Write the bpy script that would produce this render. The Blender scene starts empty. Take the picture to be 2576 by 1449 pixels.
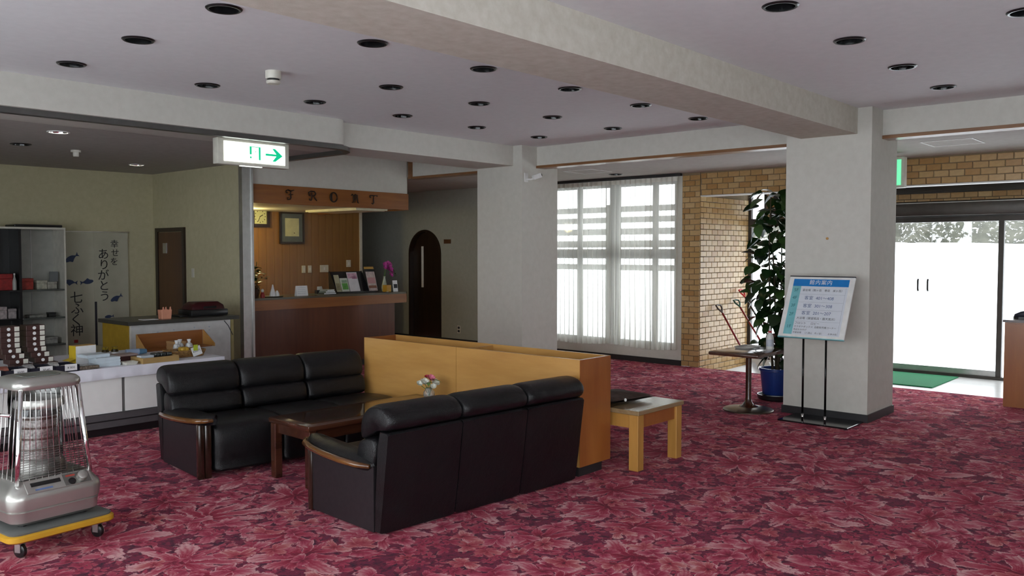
import bpy, bmesh, math, random
from mathutils import Matrix, Vector
from mathutils.geometry import tessellate_polygon

R = math.radians
PI = math.pi
scene = bpy.context.scene
COL = scene.collection
random.seed(7)

# ------------------------------------------------------------------ camera
cam_data = bpy.data.cameras.new('camera')
cam_data.sensor_width = 36.0
cam_data.lens = 30.023
cam_data.clip_start = 0.05
cam_data.clip_end = 400
cam = bpy.data.objects.new('camera', cam_data)
COL.objects.link(cam)
_yaw, _pitch = R(41.723), R(2.4256)
_f = Vector((math.cos(_yaw) * math.cos(_pitch), math.sin(_yaw) * math.cos(_pitch), -math.sin(_pitch)))
_r = Vector((math.sin(_yaw), -math.cos(_yaw), 0))
_u = _r.cross(_f)
cam.matrix_world = Matrix(((_r.x, _u.x, -_f.x, 0), (_r.y, _u.y, -_f.y, 0), (_r.z, _u.z, -_f.z, 1.6), (0, 0, 0, 1)))
scene.camera = cam

# ------------------------------------------------------------------ sky: bright winter overcast
world = bpy.data.worlds.new('overcast_sky')
scene.world = world
world.use_nodes = True
bg = world.node_tree.nodes['Background']
bg.inputs['Color'].default_value = (0.90, 0.955, 1.0, 1)
bg.inputs['Strength'].default_value = 1.0


def portal(name, loc, rot, sx, sy):
    l = bpy.data.lights.new(name, 'AREA')
    l.shape = 'RECTANGLE'; l.size = sx; l.size_y = sy
    l.cycles.is_portal = True
    o = bpy.data.objects.new(name, l); COL.objects.link(o)
    o.location = loc; o.rotation_euler = rot
    return o


# daylight openings: the lobby's side windows, the curtained window, the entrance glazing
portal('side_window_daylight', (-1.80, 2.3, 1.47), (0, R(-90), 0), 2.8, 9.8)
portal('rear_window_daylight', (0.3, -3.2, 1.47), (R(90), 0, 0), 3.4, 2.8)
portal('curtain_window_daylight', (10.80, 7.55, 1.45), (0, R(90), 0), 2.5, 2.8)
portal('entrance_daylight', (12.15, 3.3, 1.3), (0, R(90), 0), 2.7, 5.4)

vs = scene.view_settings
scene.display_settings.display_device = 'sRGB'
vs.view_transform = 'Standard'
vs.look = 'None'
vs.gamma = 1.0
vs.use_curve_mapping = False
vs.exposure = 2.6

# ------------------------------------------------------------------ helpers: objects
def obj(name, me, mat=None, parent=None, loc=None, rot=None, smooth=False):
    if isinstance(me, bmesh.types.BMesh):
        bm = me
        me = bpy.data.meshes.new(name)
        bmesh.ops.recalc_face_normals(bm, faces=bm.faces)
        bm.to_mesh(me); bm.free()
    if mat is not None and not me.materials:
        me.materials.append(mat)
    if smooth:
        me.shade_smooth()
        if smooth != 'all':
            me.set_sharp_from_angle(angle=R(40))
    o = bpy.data.objects.new(name, me)
    COL.objects.link(o)
    if parent is not None: o.parent = parent
    if loc is not None: o.location = loc
    if rot is not None: o.rotation_euler = rot
    return o


def tag(o, label, cat, group=None):
    o['label'] = label; o['category'] = cat
    if group: o['group'] = group
    return o


def thing(name, label, cat, loc=(0, 0, 0), rotz=0.0, group=None):
    o = bpy.data.objects.new(name, None)
    o.empty_display_size = 0.05
    COL.objects.link(o)
    o.location = loc; o.rotation_euler = (0, 0, rotz)
    return tag(o, label, cat, group)


def struct(o):
    o['kind'] = 'structure'
    return o


def copy_tree(o, parent=None):
    c = o.copy(); COL.objects.link(c); c.parent = parent
    for ch in list(o.children): copy_tree(ch, c)
    return c


# ------------------------------------------------------------------ helpers: shapes
def B(): return bmesh.new()


def box(bm, x0, x1, y0, y1, z0, z1):
    v = [bm.verts.new(p) for p in ((x0, y0, z0), (x1, y0, z0), (x1, y1, z0), (x0, y1, z0),
                                   (x0, y0, z1), (x1, y0, z1), (x1, y1, z1), (x0, y1, z1))]
    for f in ((3, 2, 1, 0), (4, 5, 6, 7), (0, 1, 5, 4), (1, 2, 6, 5), (2, 3, 7, 6), (3, 0, 4, 7)):
        bm.faces.new([v[i] for i in f])
    return bm


def bx(*a):
    return box(B(), *a)


def boxes(*lst):
    bm = B()
    for a in lst: box(bm, *a)
    return bm


def rbox(x0, x1, y0, y1, z0, z1, r=0.01, seg=2):
    bm = bx(x0, x1, y0, y1, z0, z1)
    bmesh.ops.bevel(bm, geom=list(bm.edges), offset=r, segments=seg, profile=0.5, affect='EDGES')
    return bm


def lathe(prof, n=24, bm=None, c=(0, 0, 0), sx=1, sy=1):
    bm = bm or B()
    rings = []
    for r, z in prof:
        if r < 1e-6:
            rings.append([bm.verts.new((c[0], c[1], c[2] + z))])
        else:
            rings.append([bm.verts.new((c[0] + sx * r * math.cos(2 * PI * i / n), c[1] + sy * r * math.sin(2 * PI * i / n), c[2] + z)) for i in range(n)])
    for a, b in zip(rings, rings[1:]):
        for i in range(n):
            j = (i + 1) % n
            if len(a) == 1 and len(b) == 1: continue
            if len(a) == 1: bm.faces.new((a[0], b[j], b[i]))
            elif len(b) == 1: bm.faces.new((a[i], a[j], b[0]))
            else: bm.faces.new((a[i], a[j], b[j], b[i]))
    return bm


def loft(rings, bm=None, cap=True, closed=True):
    bm = bm or B()
    vr = [[bm.verts.new(p) for p in r] for r in rings]
    n = len(vr[0])
    for a, b in zip(vr, vr[1:]):
        for i in range(n if closed else n - 1):
            j = (i + 1) % n
            bm.faces.new((a[i], a[j], b[j], b[i]))
    if cap and closed:
        bm.faces.new(list(reversed(vr[0]))); bm.faces.new(vr[-1])
    return bm


def tube(pts, rad, n=8, bm=None, flat=1.0):
    pts = [Vector(p) for p in pts]
    rs = rad if isinstance(rad, (list, tuple)) else [rad] * len(pts)
    rings = []
    up = None
    for i, p in enumerate(pts):
        d = (pts[min(i + 1, len(pts) - 1)] - pts[max(i - 1, 0)]).normalized()
        if up is None:
            up = Vector((0, 0, 1)) if abs(d.z) < 0.9 else Vector((1, 0, 0))
        s = d.cross(up).normalized(); t = s.cross(d).normalized(); up = t
        rings.append([p + (s * math.cos(2 * PI * k / n) + t * math.sin(2 * PI * k / n) * flat) * rs[i] for k in range(n)])
    return loft(rings, bm)


def rrect(hx, hy, r, z, n=4, cx=0, cy=0):
    out = []
    for qx, qy, a0 in ((1, 1, 0), (-1, 1, 90), (-1, -1, 180), (1, -1, 270)):
        for k in range(n + 1):
            a = R(a0 + 90 * k / n)
            out.append((cx + qx * (hx - r) + r * math.cos(a), cy + qy * (hy - r) + r * math.sin(a), z))
    return out


def prism(poly, z0, z1, bm=None):
    return loft([[(x, y, z0) for x, y in poly], [(x, y, z1) for x, y in poly]], bm)


def grid(nx, ny, f, bm=None):
    bm = bm or B()
    v = [[bm.verts.new(f(i / nx, j / ny)) for j in range(ny + 1)] for i in range(nx + 1)]
    for i in range(nx):
        for j in range(ny):
            bm.faces.new((v[i][j], v[i + 1][j], v[i + 1][j + 1], v[i][j + 1]))
    return bm


def sheet_with_holes(outer, holes, z):
    polys = [[Vector((x, y, 0)) for x, y in outer]] + [[Vector((x, y, 0)) for x, y in h] for h in holes]
    flat = [p for pl in polys for p in pl]
    tris = tessellate_polygon(polys)
    me = bpy.data.meshes.new('sheet')
    me.from_pydata([(p.x, p.y, z) for p in flat], [], [tuple(t) for t in tris])
    return me


def circle(cx, cy, r, n=24):
    return [(cx + r * math.cos(2 * PI * i / n), cy + r * math.sin(2 * PI * i / n)) for i in range(n)]


def text_mesh(body, size, align='CENTER', extrude=0.0, spacing=1.0, line=1.0, shear=0.0, offset=0.0):
    c = bpy.data.curves.new('text', 'FONT')
    c.body = body; c.size = size; c.align_x = align; c.align_y = 'CENTER'
    c.extrude = extrude; c.space_character = spacing; c.space_line = line; c.shear = shear; c.offset = offset
    c.resolution_u = 3
    o = bpy.data.objects.new('text', c); COL.objects.link(o)
    dg = bpy.context.evaluated_depsgraph_get()
    me = bpy.data.meshes.new_from_object(o.evaluated_get(dg))
    bpy.data.objects.remove(o); bpy.data.curves.remove(c)
    me.materials.clear()
    return me


def text(name, body, size, mat, parent, loc, rot, **kw):
    return obj(name, text_mesh(body, size, **kw), mat, parent, loc, rot)


FACE_NEG_Y = (R(90), 0, 0)          # text that reads for someone looking along +Y
FACE_NEG_X = (R(90), 0, R(-90))     # text that reads for someone looking along +X


# ------------------------------------------------------------------ helpers: materials
class Nodes:
    def __init__(self, name):
        self.m = bpy.data.materials.new(name); self.m.use_nodes = True
        self.t = self.m.node_tree
        self.b = self.t.nodes['Principled BSDF']
        self.out = self.t.nodes['Material Output']

    def n(self, typ, ins=None, **props):
        nd = self.t.nodes.new(typ)
        for k, v in props.items(): setattr(nd, k, v)
        for k, v in (ins or {}).items(): self.set(nd.inputs[k], v)
        return nd

    def set(self, sock, v):
        if isinstance(v, bpy.types.NodeSocket): self.t.links.new(v, sock)
        elif isinstance(v, bpy.types.Node): self.t.links.new(v.outputs[0], sock)
        else:
            if isinstance(v, (tuple, list)) and len(v) == 3 and sock.type == 'RGBA': v = (*v, 1)
            sock.default_value = v

    def math(self, op, a, b=0.0, c=0.0, clamp=False):
        nd = self.t.nodes.new('ShaderNodeMath'); nd.operation = op; nd.use_clamp = clamp
        self.set(nd.inputs[0], a); self.set(nd.inputs[1], b)
        if op in ('MULTIPLY_ADD', 'SMOOTH_MIN', 'WRAP', 'COMPARE'): self.set(nd.inputs[2], c)
        return nd.outputs[0]

    def vmath(self, op, a, b=(0, 0, 0), scale=None):
        nd = self.t.nodes.new('ShaderNodeVectorMath'); nd.operation = op
        self.set(nd.inputs[0], a)
        if op == 'SCALE': self.set(nd.inputs['Scale'], scale)
        else: self.set(nd.inputs[1], b)
        return nd.outputs['Value'] if op in ('LENGTH', 'DOT_PRODUCT', 'DISTANCE') else nd.outputs[0]

    def mix(self, fac, a, b, blend='MIX'):
        nd = self.t.nodes.new('ShaderNodeMix'); nd.data_type = 'RGBA'; nd.blend_type = blend
        self.set(nd.inputs[0], fac); self.set(nd.inputs[6], a); self.set(nd.inputs[7], b)
        return nd.outputs[2]

    def ramp(self, fac, stops, interp='LINEAR'):
        nd = self.t.nodes.new('ShaderNodeValToRGB'); cr = nd.color_ramp; cr.interpolation = interp
        while len(cr.elements) < len(stops): cr.elements.new(0.5)
        for e, (p, c) in zip(cr.elements, stops):
            e.position = p; e.color = (*c, 1) if len(c) == 3 else c
        self.set(nd.inputs[0], fac)
        return nd.outputs[0]

    def coord(self, kind='Object', scale=(1, 1, 1), rot=(0, 0, 0)):
        tc = self.t.nodes.new('ShaderNodeTexCoord')
        mp = self.t.nodes.new('ShaderNodeMapping')
        mp.inputs['Scale'].default_value = scale; mp.inputs['Rotation'].default_value = rot
        self.t.links.new(tc.outputs[kind], mp.inputs['Vector'])
        return mp.outputs[0]

    def noise(self, vec, scale, detail=3, rough=0.5, out='Fac'):
        nd = self.n('ShaderNodeTexNoise', {'Vector': vec, 'Scale': scale, 'Detail': detail, 'Roughness': rough})
        return nd.outputs[0] if out == 'Fac' else nd.outputs[1]

    def bump(self, h, strength=0.2, dist=0.01):
        nd = self.n('ShaderNodeBump', {'Height': h, 'Strength': strength, 'Distance': dist})
        self.set(self.b.inputs['Normal'], nd.outputs[0])

    def base(self, col=None, rough=None, metal=None, spec=None, coat=None):
        if col is not None: self.set(self.b.inputs['Base Color'], col)
        if rough is not None: self.set(self.b.inputs['Roughness'], rough)
        if metal is not None: self.set(self.b.inputs['Metallic'], metal)
        if spec is not None: self.set(self.b.inputs['Specular IOR Level'], spec)
        if coat is not None: self.set(self.b.inputs['Coat Weight'], coat)
        return self


def plain(name, col, rough=0.5, metal=0.0, var=0.08, scale=12, spec=0.5, coat=0.0):
    k = Nodes(name)
    c = k.coord()
    f = k.noise(c, scale, 3)
    lo = tuple(max(0, x * (1 - var)) for x in col); hi = tuple(min(1, x * (1 + var)) for x in col)
    k.base(k.ramp(f, [(0.3, lo), (0.7, hi)]), rough, metal, spec, coat)
    return k.m


def wood(name, dark, light, scale=1.0, axis='z', rough=0.35, coat=0.2, stretch=14, plank=0.0, spec=0.5):
    k = Nodes(name)
    s = {'x': (1, stretch, stretch), 'y': (stretch, 1, stretch), 'z': (stretch, stretch, 1)}[axis]
    c = k.coord('Object', tuple(v * scale for v in s))
    w = k.noise(c, 1.3, 5, 0.6)
    big = k.noise(k.coord('Object', tuple(v * 0.22 * scale for v in s)), 1.0, 2)
    v = k.math('ADD', k.math('MULTIPLY', w, 0.6), k.math('MULTIPLY', big, 0.4))
    col = k.ramp(v, [(0.32, dark), (0.50, tuple((a + b) / 2 for a, b in zip(dark, light))), (0.66, light)])
    k.base(col, rough, 0, spec, coat)
    k.set(k.b.inputs['Coat Roughness'], 0.15)
    k.bump(w, 0.06, 0.002)
    return k.m


def emit(name, col, strength):
    k = Nodes(name)
    k.base((0.8, 0.8, 0.8), 0.4)
    k.set(k.b.inputs['Emission Color'], col); k.b.inputs['Emission Strength'].default_value = strength
    return k.m


def glass_sheet(name, tint=(1, 1, 1), gloss=0.08, rough=0.02):
    k = Nodes(name)
    t = k.n('ShaderNodeBsdfTransparent', {'Color': tint})
    g = k.n('ShaderNodeBsdfGlossy', {'Color': (1, 1, 1), 'Roughness': rough})
    lw = k.n('ShaderNodeLayerWeight', {'Blend': 0.25})
    f = k.math('ADD', k.math('MULTIPLY', lw.outputs['Fresnel'], 0.6), gloss, clamp=True)
    mx = k.n('ShaderNodeMixShader', {0: f, 1: t, 2: g})
    k.set(k.out.inputs['Surface'], mx)
    return k.m


def wallpaper(name, a, b, bump=0.25):
    k = Nodes(name)
    c = k.coord()
    n1 = k.noise(c, 14, 4, 0.6)
    weave = k.noise(k.coord('Object', (160, 160, 420)), 1, 2)
    k.base(k.ramp(n1, [(0.3, a), (0.7, b)]), 0.85, 0, 0.2)
    k.bump(k.math('ADD', weave, k.math('MULTIPLY', n1, 0.5)), bump, 0.002)
    return k.m


M = {}
M['wall'] = wallpaper('cream_wallpaper', (0.615, 0.60, 0.545), (0.66, 0.645, 0.59))
M['beam'] = wallpaper('beam_wallpaper', (0.58, 0.54, 0.46), (0.68, 0.645, 0.57))
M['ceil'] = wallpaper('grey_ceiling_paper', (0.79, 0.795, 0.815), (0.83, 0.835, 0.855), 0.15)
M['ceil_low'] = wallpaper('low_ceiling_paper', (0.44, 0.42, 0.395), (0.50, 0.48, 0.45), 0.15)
M['shop_wall'] = wallpaper('shop_wallpaper', (0.52, 0.48, 0.31), (0.58, 0.535, 0.36))
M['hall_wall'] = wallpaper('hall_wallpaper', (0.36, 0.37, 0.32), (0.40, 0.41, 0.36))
M['baseboard'] = plain('dark_baseboard', (0.02, 0.02, 0.022), 0.5)
M['trimwood'] = wood('header_trim_wood', (0.16, 0.07, 0.03), (0.30, 0.14, 0.05), 2, 'y')
M['alu'] = plain('aluminium', (0.55, 0.55, 0.54), 0.35, 0.9)
M['rail'] = plain('dark_rail_metal', (0.16, 0.16, 0.155), 0.35, 0.7)
M['chrome'] = plain('chrome', (0.85, 0.85, 0.85), 0.08, 1.0, 0.02)
M['black'] = plain('black_plastic', (0.012, 0.012, 0.013), 0.3)
M['black_gloss'] = plain('black_gloss', (0.008, 0.008, 0.009), 0.12)
M['white'] = plain('white_paint', (0.80, 0.80, 0.78), 0.45)
M['cream'] = plain('cream_plastic', (0.68, 0.66, 0.58), 0.4)
M['paper'] = plain('white_paper', (0.80, 0.80, 0.80), 0.7)
M['ink'] = plain('dark_ink', (0.03, 0.03, 0.04), 0.7)
M['leather'] = None
M['frontwood'] = wood('front_orange_wood', (0.19, 0.06, 0.012), (0.33, 0.12, 0.025), 1.2, 'x')
M['counterface'] = wood('counter_dark_panel', (0.085, 0.022, 0.010), (0.14, 0.040, 0.016), 1.0, 'z')
M['wallwood'] = wood('booth_wall_wood', (0.22, 0.10, 0.02), (0.34, 0.165, 0.035), 0.9, 'z', stretch=20)
M['planter'] = wood('planter_veneer', (0.42, 0.20, 0.05), (0.64, 0.36, 0.11), 0.9, 'y', 0.3, 0.35, 6)
M['planter_end'] = wood('planter_end_veneer', (0.28, 0.085, 0.018), (0.40, 0.14, 0.03), 1.0, 'z', 0.3, 0.35, 8)
M['darkwood'] = wood('dark_mahogany', (0.030, 0.010, 0.006), (0.085, 0.028, 0.014), 1.5, 'x', 0.18, 0.5)
M['armwood'] = wood('arm_trim_wood', (0.05, 0.018, 0.007), (0.20, 0.085, 0.022), 2, 'y', 0.15, 0.6)
M['postwood'] = wood('sofa_post_wood', (0.016, 0.007, 0.004), (0.04, 0.017, 0.009), 2, 'z', 0.2, 0.5)
M['bench'] = wood('bench_pine', (0.42, 0.20, 0.04), (0.60, 0.31, 0.075), 1.5, 'z', 0.4, 0.2, 9)
M['benchtop'] = wood('bench_top_wood', (0.26, 0.17, 0.085), (0.36, 0.26, 0.14), 1.5, 'x', 0.25, 0.35)
M['doorwood'] = wood('brown_door_wood', (0.075, 0.028, 0.010), (0.13, 0.05, 0.018), 1, 'z')
M['archwood'] = wood('arch_door_wood', (0.018, 0.010, 0.006), (0.035, 0.018, 0.010), 1, 'z')


def leather():
    k = Nodes('black_leather')
    c = k.coord()
    v = k.n('ShaderNodeTexVoronoi', {'Vector': c, 'Scale': 260.0})
    n1 = k.noise(c, 5, 4, 0.6)
    k.base(k.ramp(n1, [(0.3, (0.004, 0.004, 0.005)), (0.75, (0.008, 0.008, 0.009))]), k.ramp(n1, [(0.2, (0.28,) * 3), (0.8, (0.42,) * 3)]), 0, 0.38)
    k.bump(k.math('ADD', k.math('MULTIPLY', v.outputs['Distance'], 0.25), k.math('MULTIPLY', k.noise(c, 11, 4, 0.65), 1.0)), 0.35, 0.012)
    return k.m


M['leather'] = leather()
k = Nodes('leatherette_side')
k.base(k.ramp(k.noise(k.coord(), 30, 3), [(0.3, (0.012, 0.010, 0.012)), (0.7, (0.019, 0.016, 0.018))]), 0.45, 0, 0.4)
M['leatherside'] = k.m


def carpet():
    """floral axminster: dark ground, scattered leaves and small blossoms, large ragged peonies"""
    k = Nodes('floral_carpet')
    P0 = k.coord('Object', (1, 1, 0))
    w1 = k.noise(P0, 2.6, 2, 0.5, 'Color'); w2 = k.noise(P0, 13.0, 3, 0.6, 'Color')
    Pw = k.vmath('ADD', P0, k.vmath('SCALE', k.vmath('SUBTRACT', w1, (0.5, 0.5, 0.5)), scale=0.26))
    Pw = k.vmath('ADD', Pw, k.vmath('SCALE', k.vmath('SUBTRACT', w2, (0.5, 0.5, 0.5)), scale=0.050))
    fine = k.noise(P0, 70, 3, 0.6)
    mid = k.noise(P0, 34, 4, 0.75)

    def flowers(scale, petals, rad, rnd, off, jag=0.35, narrow=0.75):
        p = k.vmath('ADD', Pw, off)
        v = k.n('ShaderNodeTexVoronoi', {'Vector': p, 'Scale': scale, 'Randomness': rnd}, voronoi_dimensions='2D')
        loc = k.vmath('SUBTRACT', p, v.outputs['Position'])
        sx = k.n('ShaderNodeSeparateXYZ', {0: loc})
        rc = k.n('ShaderNodeSeparateXYZ', {0: v.outputs['Color']})
        turn = k.math('ADD', k.math('MULTIPLY', k.math('ADD', k.math('ARCTAN2', sx.outputs[1], sx.outputs[0]), PI), petals / (2 * PI)), k.math('MULTIPLY', rc.outputs[0], 5.0))
        idx = k.math('FLOOR', turn)
        phi = k.math('MULTIPLY', k.math('ABSOLUTE', k.math('SUBTRACT', k.math('FRACT', turn), 0.5)), 2.0)
        cx = k.n('ShaderNodeCombineXYZ', {0: idx, 1: k.math('MULTIPLY', rc.outputs[1], 37.0), 2: scale})
        wn = k.n('ShaderNodeTexWhiteNoise', {'Vector': cx.outputs[0]}, noise_dimensions='3D')
        rp = k.math('ADD', 0.50, k.math('MULTIPLY', wn.outputs['Value'], 0.62))
        outline = k.math('SUBTRACT', 1.0, k.math('MULTIPLY', k.math('POWER', phi, 2.2), narrow))
        edge = k.math('ADD', 1 - jag * 0.5, k.math('MULTIPLY', mid, jag))
        rr = k.math('MULTIPLY', k.math('MULTIPLY', rp, outline), k.math('MULTIPLY', edge, rad))
        t = k.math('DIVIDE', k.vmath('LENGTH', loc), rr)
        mask = k.math('MULTIPLY', k.math('SUBTRACT', 1.03, t), 16.0, clamp=True)
        rib = k.math('MULTIPLY', k.math('ABSOLUTE', k.math('SINE', k.math('MULTIPLY', phi, 9.0))), 0.16)
        tone = k.math('MULTIPLY', k.math('SUBTRACT', wn.outputs['Value'], 0.5), 0.35)
        sh = k.math('ADD', k.math('ADD', k.math('MULTIPLY', t, 0.85), k.math('SUBTRACT', rib, 0.08)), k.math('ADD', tone, k.math('MULTIPLY', k.math('SUBTRACT', mid, 0.5), 0.9)), clamp=True)
        return mask, sh, rc.outputs[2]

    g = k.ramp(k.noise(Pw, 24, 4, 0.65), [(0.30, (0.022, 0.010, 0.026)), (0.43, (0.090, 0.010, 0.032)), (0.55, (0.200, 0.016, 0.046)), (0.66, (0.110, 0.014, 0.050)), (0.8, (0.26, 0.05, 0.075))])
    DEEP, RED, PINK = (0.16, 0.010, 0.030), (0.35, 0.026, 0.066), (0.46, 0.105, 0.145)
    LEAFY = [(0.12, DEEP), (0.46, RED), (0.74, PINK), (1.0, (0.58, 0.29, 0.30))]
    m3, s3, q3 = flowers(11.0, 4, 0.072, 0.95, (3.1, 1.7, 0), 0.9)
    g = k.mix(k.math('MULTIPLY', m3, k.math('GREATER_THAN', q3, 0.12)), g, k.ramp(s3, [(0.1, DEEP), (0.5, RED), (0.8, (0.36, 0.055, 0.085)), (1.0, (0.44, 0.16, 0.17))]))
    m1, s1, q1 = flowers(1.80, 9, 0.335, 0.45, (0.3, 0.9, 0), 1.0, 0.80)
    g = k.mix(k.math('MULTIPLY', m1, k.math('GREATER_THAN', q1, 0.12)), g, k.ramp(s1, [(0.10, (0.12, 0.005, 0.020)), (0.40, (0.31, 0.014, 0.046)), (0.66, (0.42, 0.070, 0.105)), (0.95, (0.64, 0.34, 0.35))]))
    m2, s2, q2 = flowers(5.4, 3, 0.125, 0.95, (7.3, 2.2, 0), 1.0, 0.88)
    g = k.mix(k.math('MULTIPLY', m2, k.math('GREATER_THAN', q2, 0.42)), g, k.ramp(s2, LEAFY))
    m4, s4, q4 = flowers(4.2, 5, 0.105, 0.95, (1.9, 5.4, 0), 0.9, 0.55)
    g = k.mix(k.math('MULTIPLY', m4, k.math('GREATER_THAN', q4, 0.62)), g, k.ramp(s4, [(0.08, (0.07, 0.004, 0.014)), (0.4, (0.34, 0.030, 0.055)), (0.75, (0.46, 0.115, 0.125)), (1.0, (0.62, 0.31, 0.30))]))
    g = k.mix(0.30, g, k.ramp(fine, [(0.35, (0.55, 0.5, 0.52)), (0.65, (1, 1, 1))]), 'MULTIPLY')
    g = k.mix(1.0, g, (1.14, 1.16, 1.17), 'MULTIPLY')
    k.base(g, 1.0, 0, 0.03)
    k.set(k.b.inputs['Sheen Weight'], 0.08)
    k.set(k.b.inputs['Sheen Tint'], (1.0, 0.75, 0.8, 1))
    k.bump(k.noise(P0, 900, 2), 0.3, 0.003)
    return k.m


M['carpet'] = carpet()


def brick_mat(name, cols, rough=0.35):
    k = Nodes(name)
    oi = k.n('ShaderNodeObjectInfo')
    n = len(cols)
    c = k.ramp(oi.outputs['Random'], [((i + 0.5) / n, cc) for i, cc in enumerate(cols)])
    f = k.noise(k.coord('Object', (1, 1, 1)), 30, 4, 0.6)
    k.base(k.mix(0.35, c, k.ramp(f, [(0.3, (0.6, 0.55, 0.5)), (0.7, (1, 1, 1))]), 'MULTIPLY'), rough)
    k.bump(f, 0.25, 0.002)
    return k.m


M['brick'] = brick_mat('tan_brick_tile', [(0.50, 0.31, 0.12), (0.58, 0.38, 0.17), (0.53, 0.33, 0.12), (0.62, 0.44, 0.22), (0.46, 0.26, 0.09)], 0.30)
M['brick_glaze'] = M['brick']
M['mortar'] = plain('mortar', (0.27, 0.20, 0.12), 0.9)
M['snow'] = plain('snow', (0.86, 0.88, 0.90), 0.9, 0, 0.03, 1.5)
M['glass'] = glass_sheet('clear_glass')
M['tile'] = plain('white_entrance_tile', (0.74, 0.74, 0.72), 0.25, 0, 0.04, 6)
M['mat'] = plain('green_entrance_mat', (0.012, 0.22, 0.085), 0.95, 0, 0.2, 80)
M['frame_dark'] = plain('bronze_frame', (0.075, 0.068, 0.062), 0.4, 0.6)

# ================================================================== THE ROOM
S = lambda name, bm, mat, smooth=False: struct(obj(name, bm, mat, smooth=smooth))
CZ, LZ = 2.94, 2.69          # lobby ceiling, low ceiling

S('floor', boxes((0.7, 10.5, 0.2, 13.6, -0.26, 0.0)), M['carpet'])
S('floor_pale_bounce', boxes((-1.6, 0.7, -3.0, 13.6, -0.12, 0.0), (0.7, 10.5, -3.0, 0.2, -0.12, 0.0)), M['tile'])  # unseen pale floor added to bounce neutral light up to the ceiling
S('floor_entrance', bx(10.5, 12.05, 0.6, 4.40, -0.26, 0.0), M['tile'])
S('floor_sunken_corner', bx(10.5, 12.05, 4.40, 6.05, -0.30, -0.14), M['tile'])
S('roof', bx(-3.6, 12.15, -5.0, 13.75, 3.16, 3.3), M['ceil_low'])

# ceilings with real holes for the recessed downlights
DL = []
for ix, x in enumerate((2.50, 3.54, 4.57, 5.60, 6.65, 7.69)):
    for y in (4.355, 5.39, 6.435):
        if ix == 1 and y == 5.39: continue
        DL.append((x, y))
for x in (2.43, 3.46, 4.49, 5.505, 6.54, 7.56): DL.append((x, 2.045))
DL += [(5.505, 1.07), (6.54, 1.07), (7.56, 1.07)]
LOWDL = [(3.09, 8.28, 'lit'), (3.18, 9.49, 'dark'), (4.89, 10.65, 'lit'), (9.96, 6.93, 'dark')]
HR = 0.080
main_holes = [circle(x, y, HR) for x, y in DL]
S('ceiling', sheet_with_holes([(-1.6, -3.0), (8.5, -3.0), (8.5, 7.3), (-1.6, 7.3)], main_holes, CZ), M['ceil'])
S('ceiling_front_lobby', bx(5.66, 8.5, 7.80, 9.7, CZ, CZ + 0.02), M['ceil'])
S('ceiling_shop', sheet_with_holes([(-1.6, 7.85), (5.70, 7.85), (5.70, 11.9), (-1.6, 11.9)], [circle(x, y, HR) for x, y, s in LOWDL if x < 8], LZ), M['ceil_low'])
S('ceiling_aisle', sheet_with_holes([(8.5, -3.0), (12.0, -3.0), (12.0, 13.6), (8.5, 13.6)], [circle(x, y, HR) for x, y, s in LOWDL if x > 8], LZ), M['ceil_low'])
S('wall_shop_ceiling_step', bx(5.66, 5.70, 7.86, 9.5, LZ, CZ), M['wall'])

# beams, soffits, headers
S('ceiling_beam', bx(-1.6, 8.13, 2.932, 3.474, 2.70, CZ), M['beam'])
arc = [(5.30 + 0.15 * math.sin(R(a)), 7.23 - 0.15 * math.cos(R(a))) for a in range(0, 91, 10)]
S('ceiling_beam', prism([(-1.6, 7.08)] + arc + [(8.45, 7.23), (8.45, 7.86), (-1.6, 7.86)], LZ, CZ), M['wall'], True)
S('ceiling_header', bx(8.42, 8.58, -3.0, 9.62, 2.70, CZ), M['wall'])
S('trim_1', bx(8.405, 8.58, -3.0, 2.80, 2.668, 2.70), M['trimwood'])
S('trim_2', bx(8.405, 8.58, 3.62, 7.08, 2.668, 2.70), M['trimwood'])
S('trim_3', bx(8.405, 8.58, 7.86, 9.53, 2.668, 2.70), M['trimwood'])
S('trim_4', bx(8.39, 8.42, 9.46, 9.53, 2.668, CZ), M['trimwood'])

# columns
for y0, y1 in ((2.80, 3.62), (7.08, 7.86)):
    c = S('column', bx(8.13, 8.84, y0, y1, 0, CZ), M['wall'])
    obj('baseboard', boxes((8.118, 8.852, y0 - 0.012, y0, 0, 0.075), (8.118, 8.852, y1, y1 + 0.012, 0, 0.075),
                           (8.118, 8.13, y0, y1, 0, 0.075), (8.84, 8.852, y0, y1, 0, 0.075)), M['baseboard'], c)

# back of the lobby behind the camera: tall side windows under added overhangs that cut the sky light
WX, WY = -1.6, -3.0
S('wall_west', boxes((WX - 0.15, WX, WY - 0.15, -2.6, -0.1, 3.16), (WX - 0.15, WX, 7.2, 13.75, -0.1, 3.16),
                     (WX - 0.15, WX, -2.6, 7.2, -0.1, 0.08), (WX - 0.15, WX, -2.6, 7.2, 2.86, 3.16)), M['wall'])
w = thing('window_1', 'wide side window of the lobby with tall panes', 'window'); del w['category']; struct(w)
obj('window_frame', boxes((WX - 0.1, WX - 0.05, -2.6, 7.2, 0.08, 0.13), (WX - 0.1, WX - 0.05, -2.6, 7.2, 2.81, 2.86),
         *[(WX - 0.1, WX - 0.05, y - 0.03, y + 0.03, 0.13, 2.81) for y in (-2.57, -0.63, 1.32, 3.27, 5.22, 7.17)]), M['alu'], w)
for y in (-2.54, -0.60, 1.35, 3.30, 5.25):
    obj('pane', bx(WX - 0.08, WX - 0.072, y, y + 1.89, 0.13, 2.81), M['glass'], w)
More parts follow.
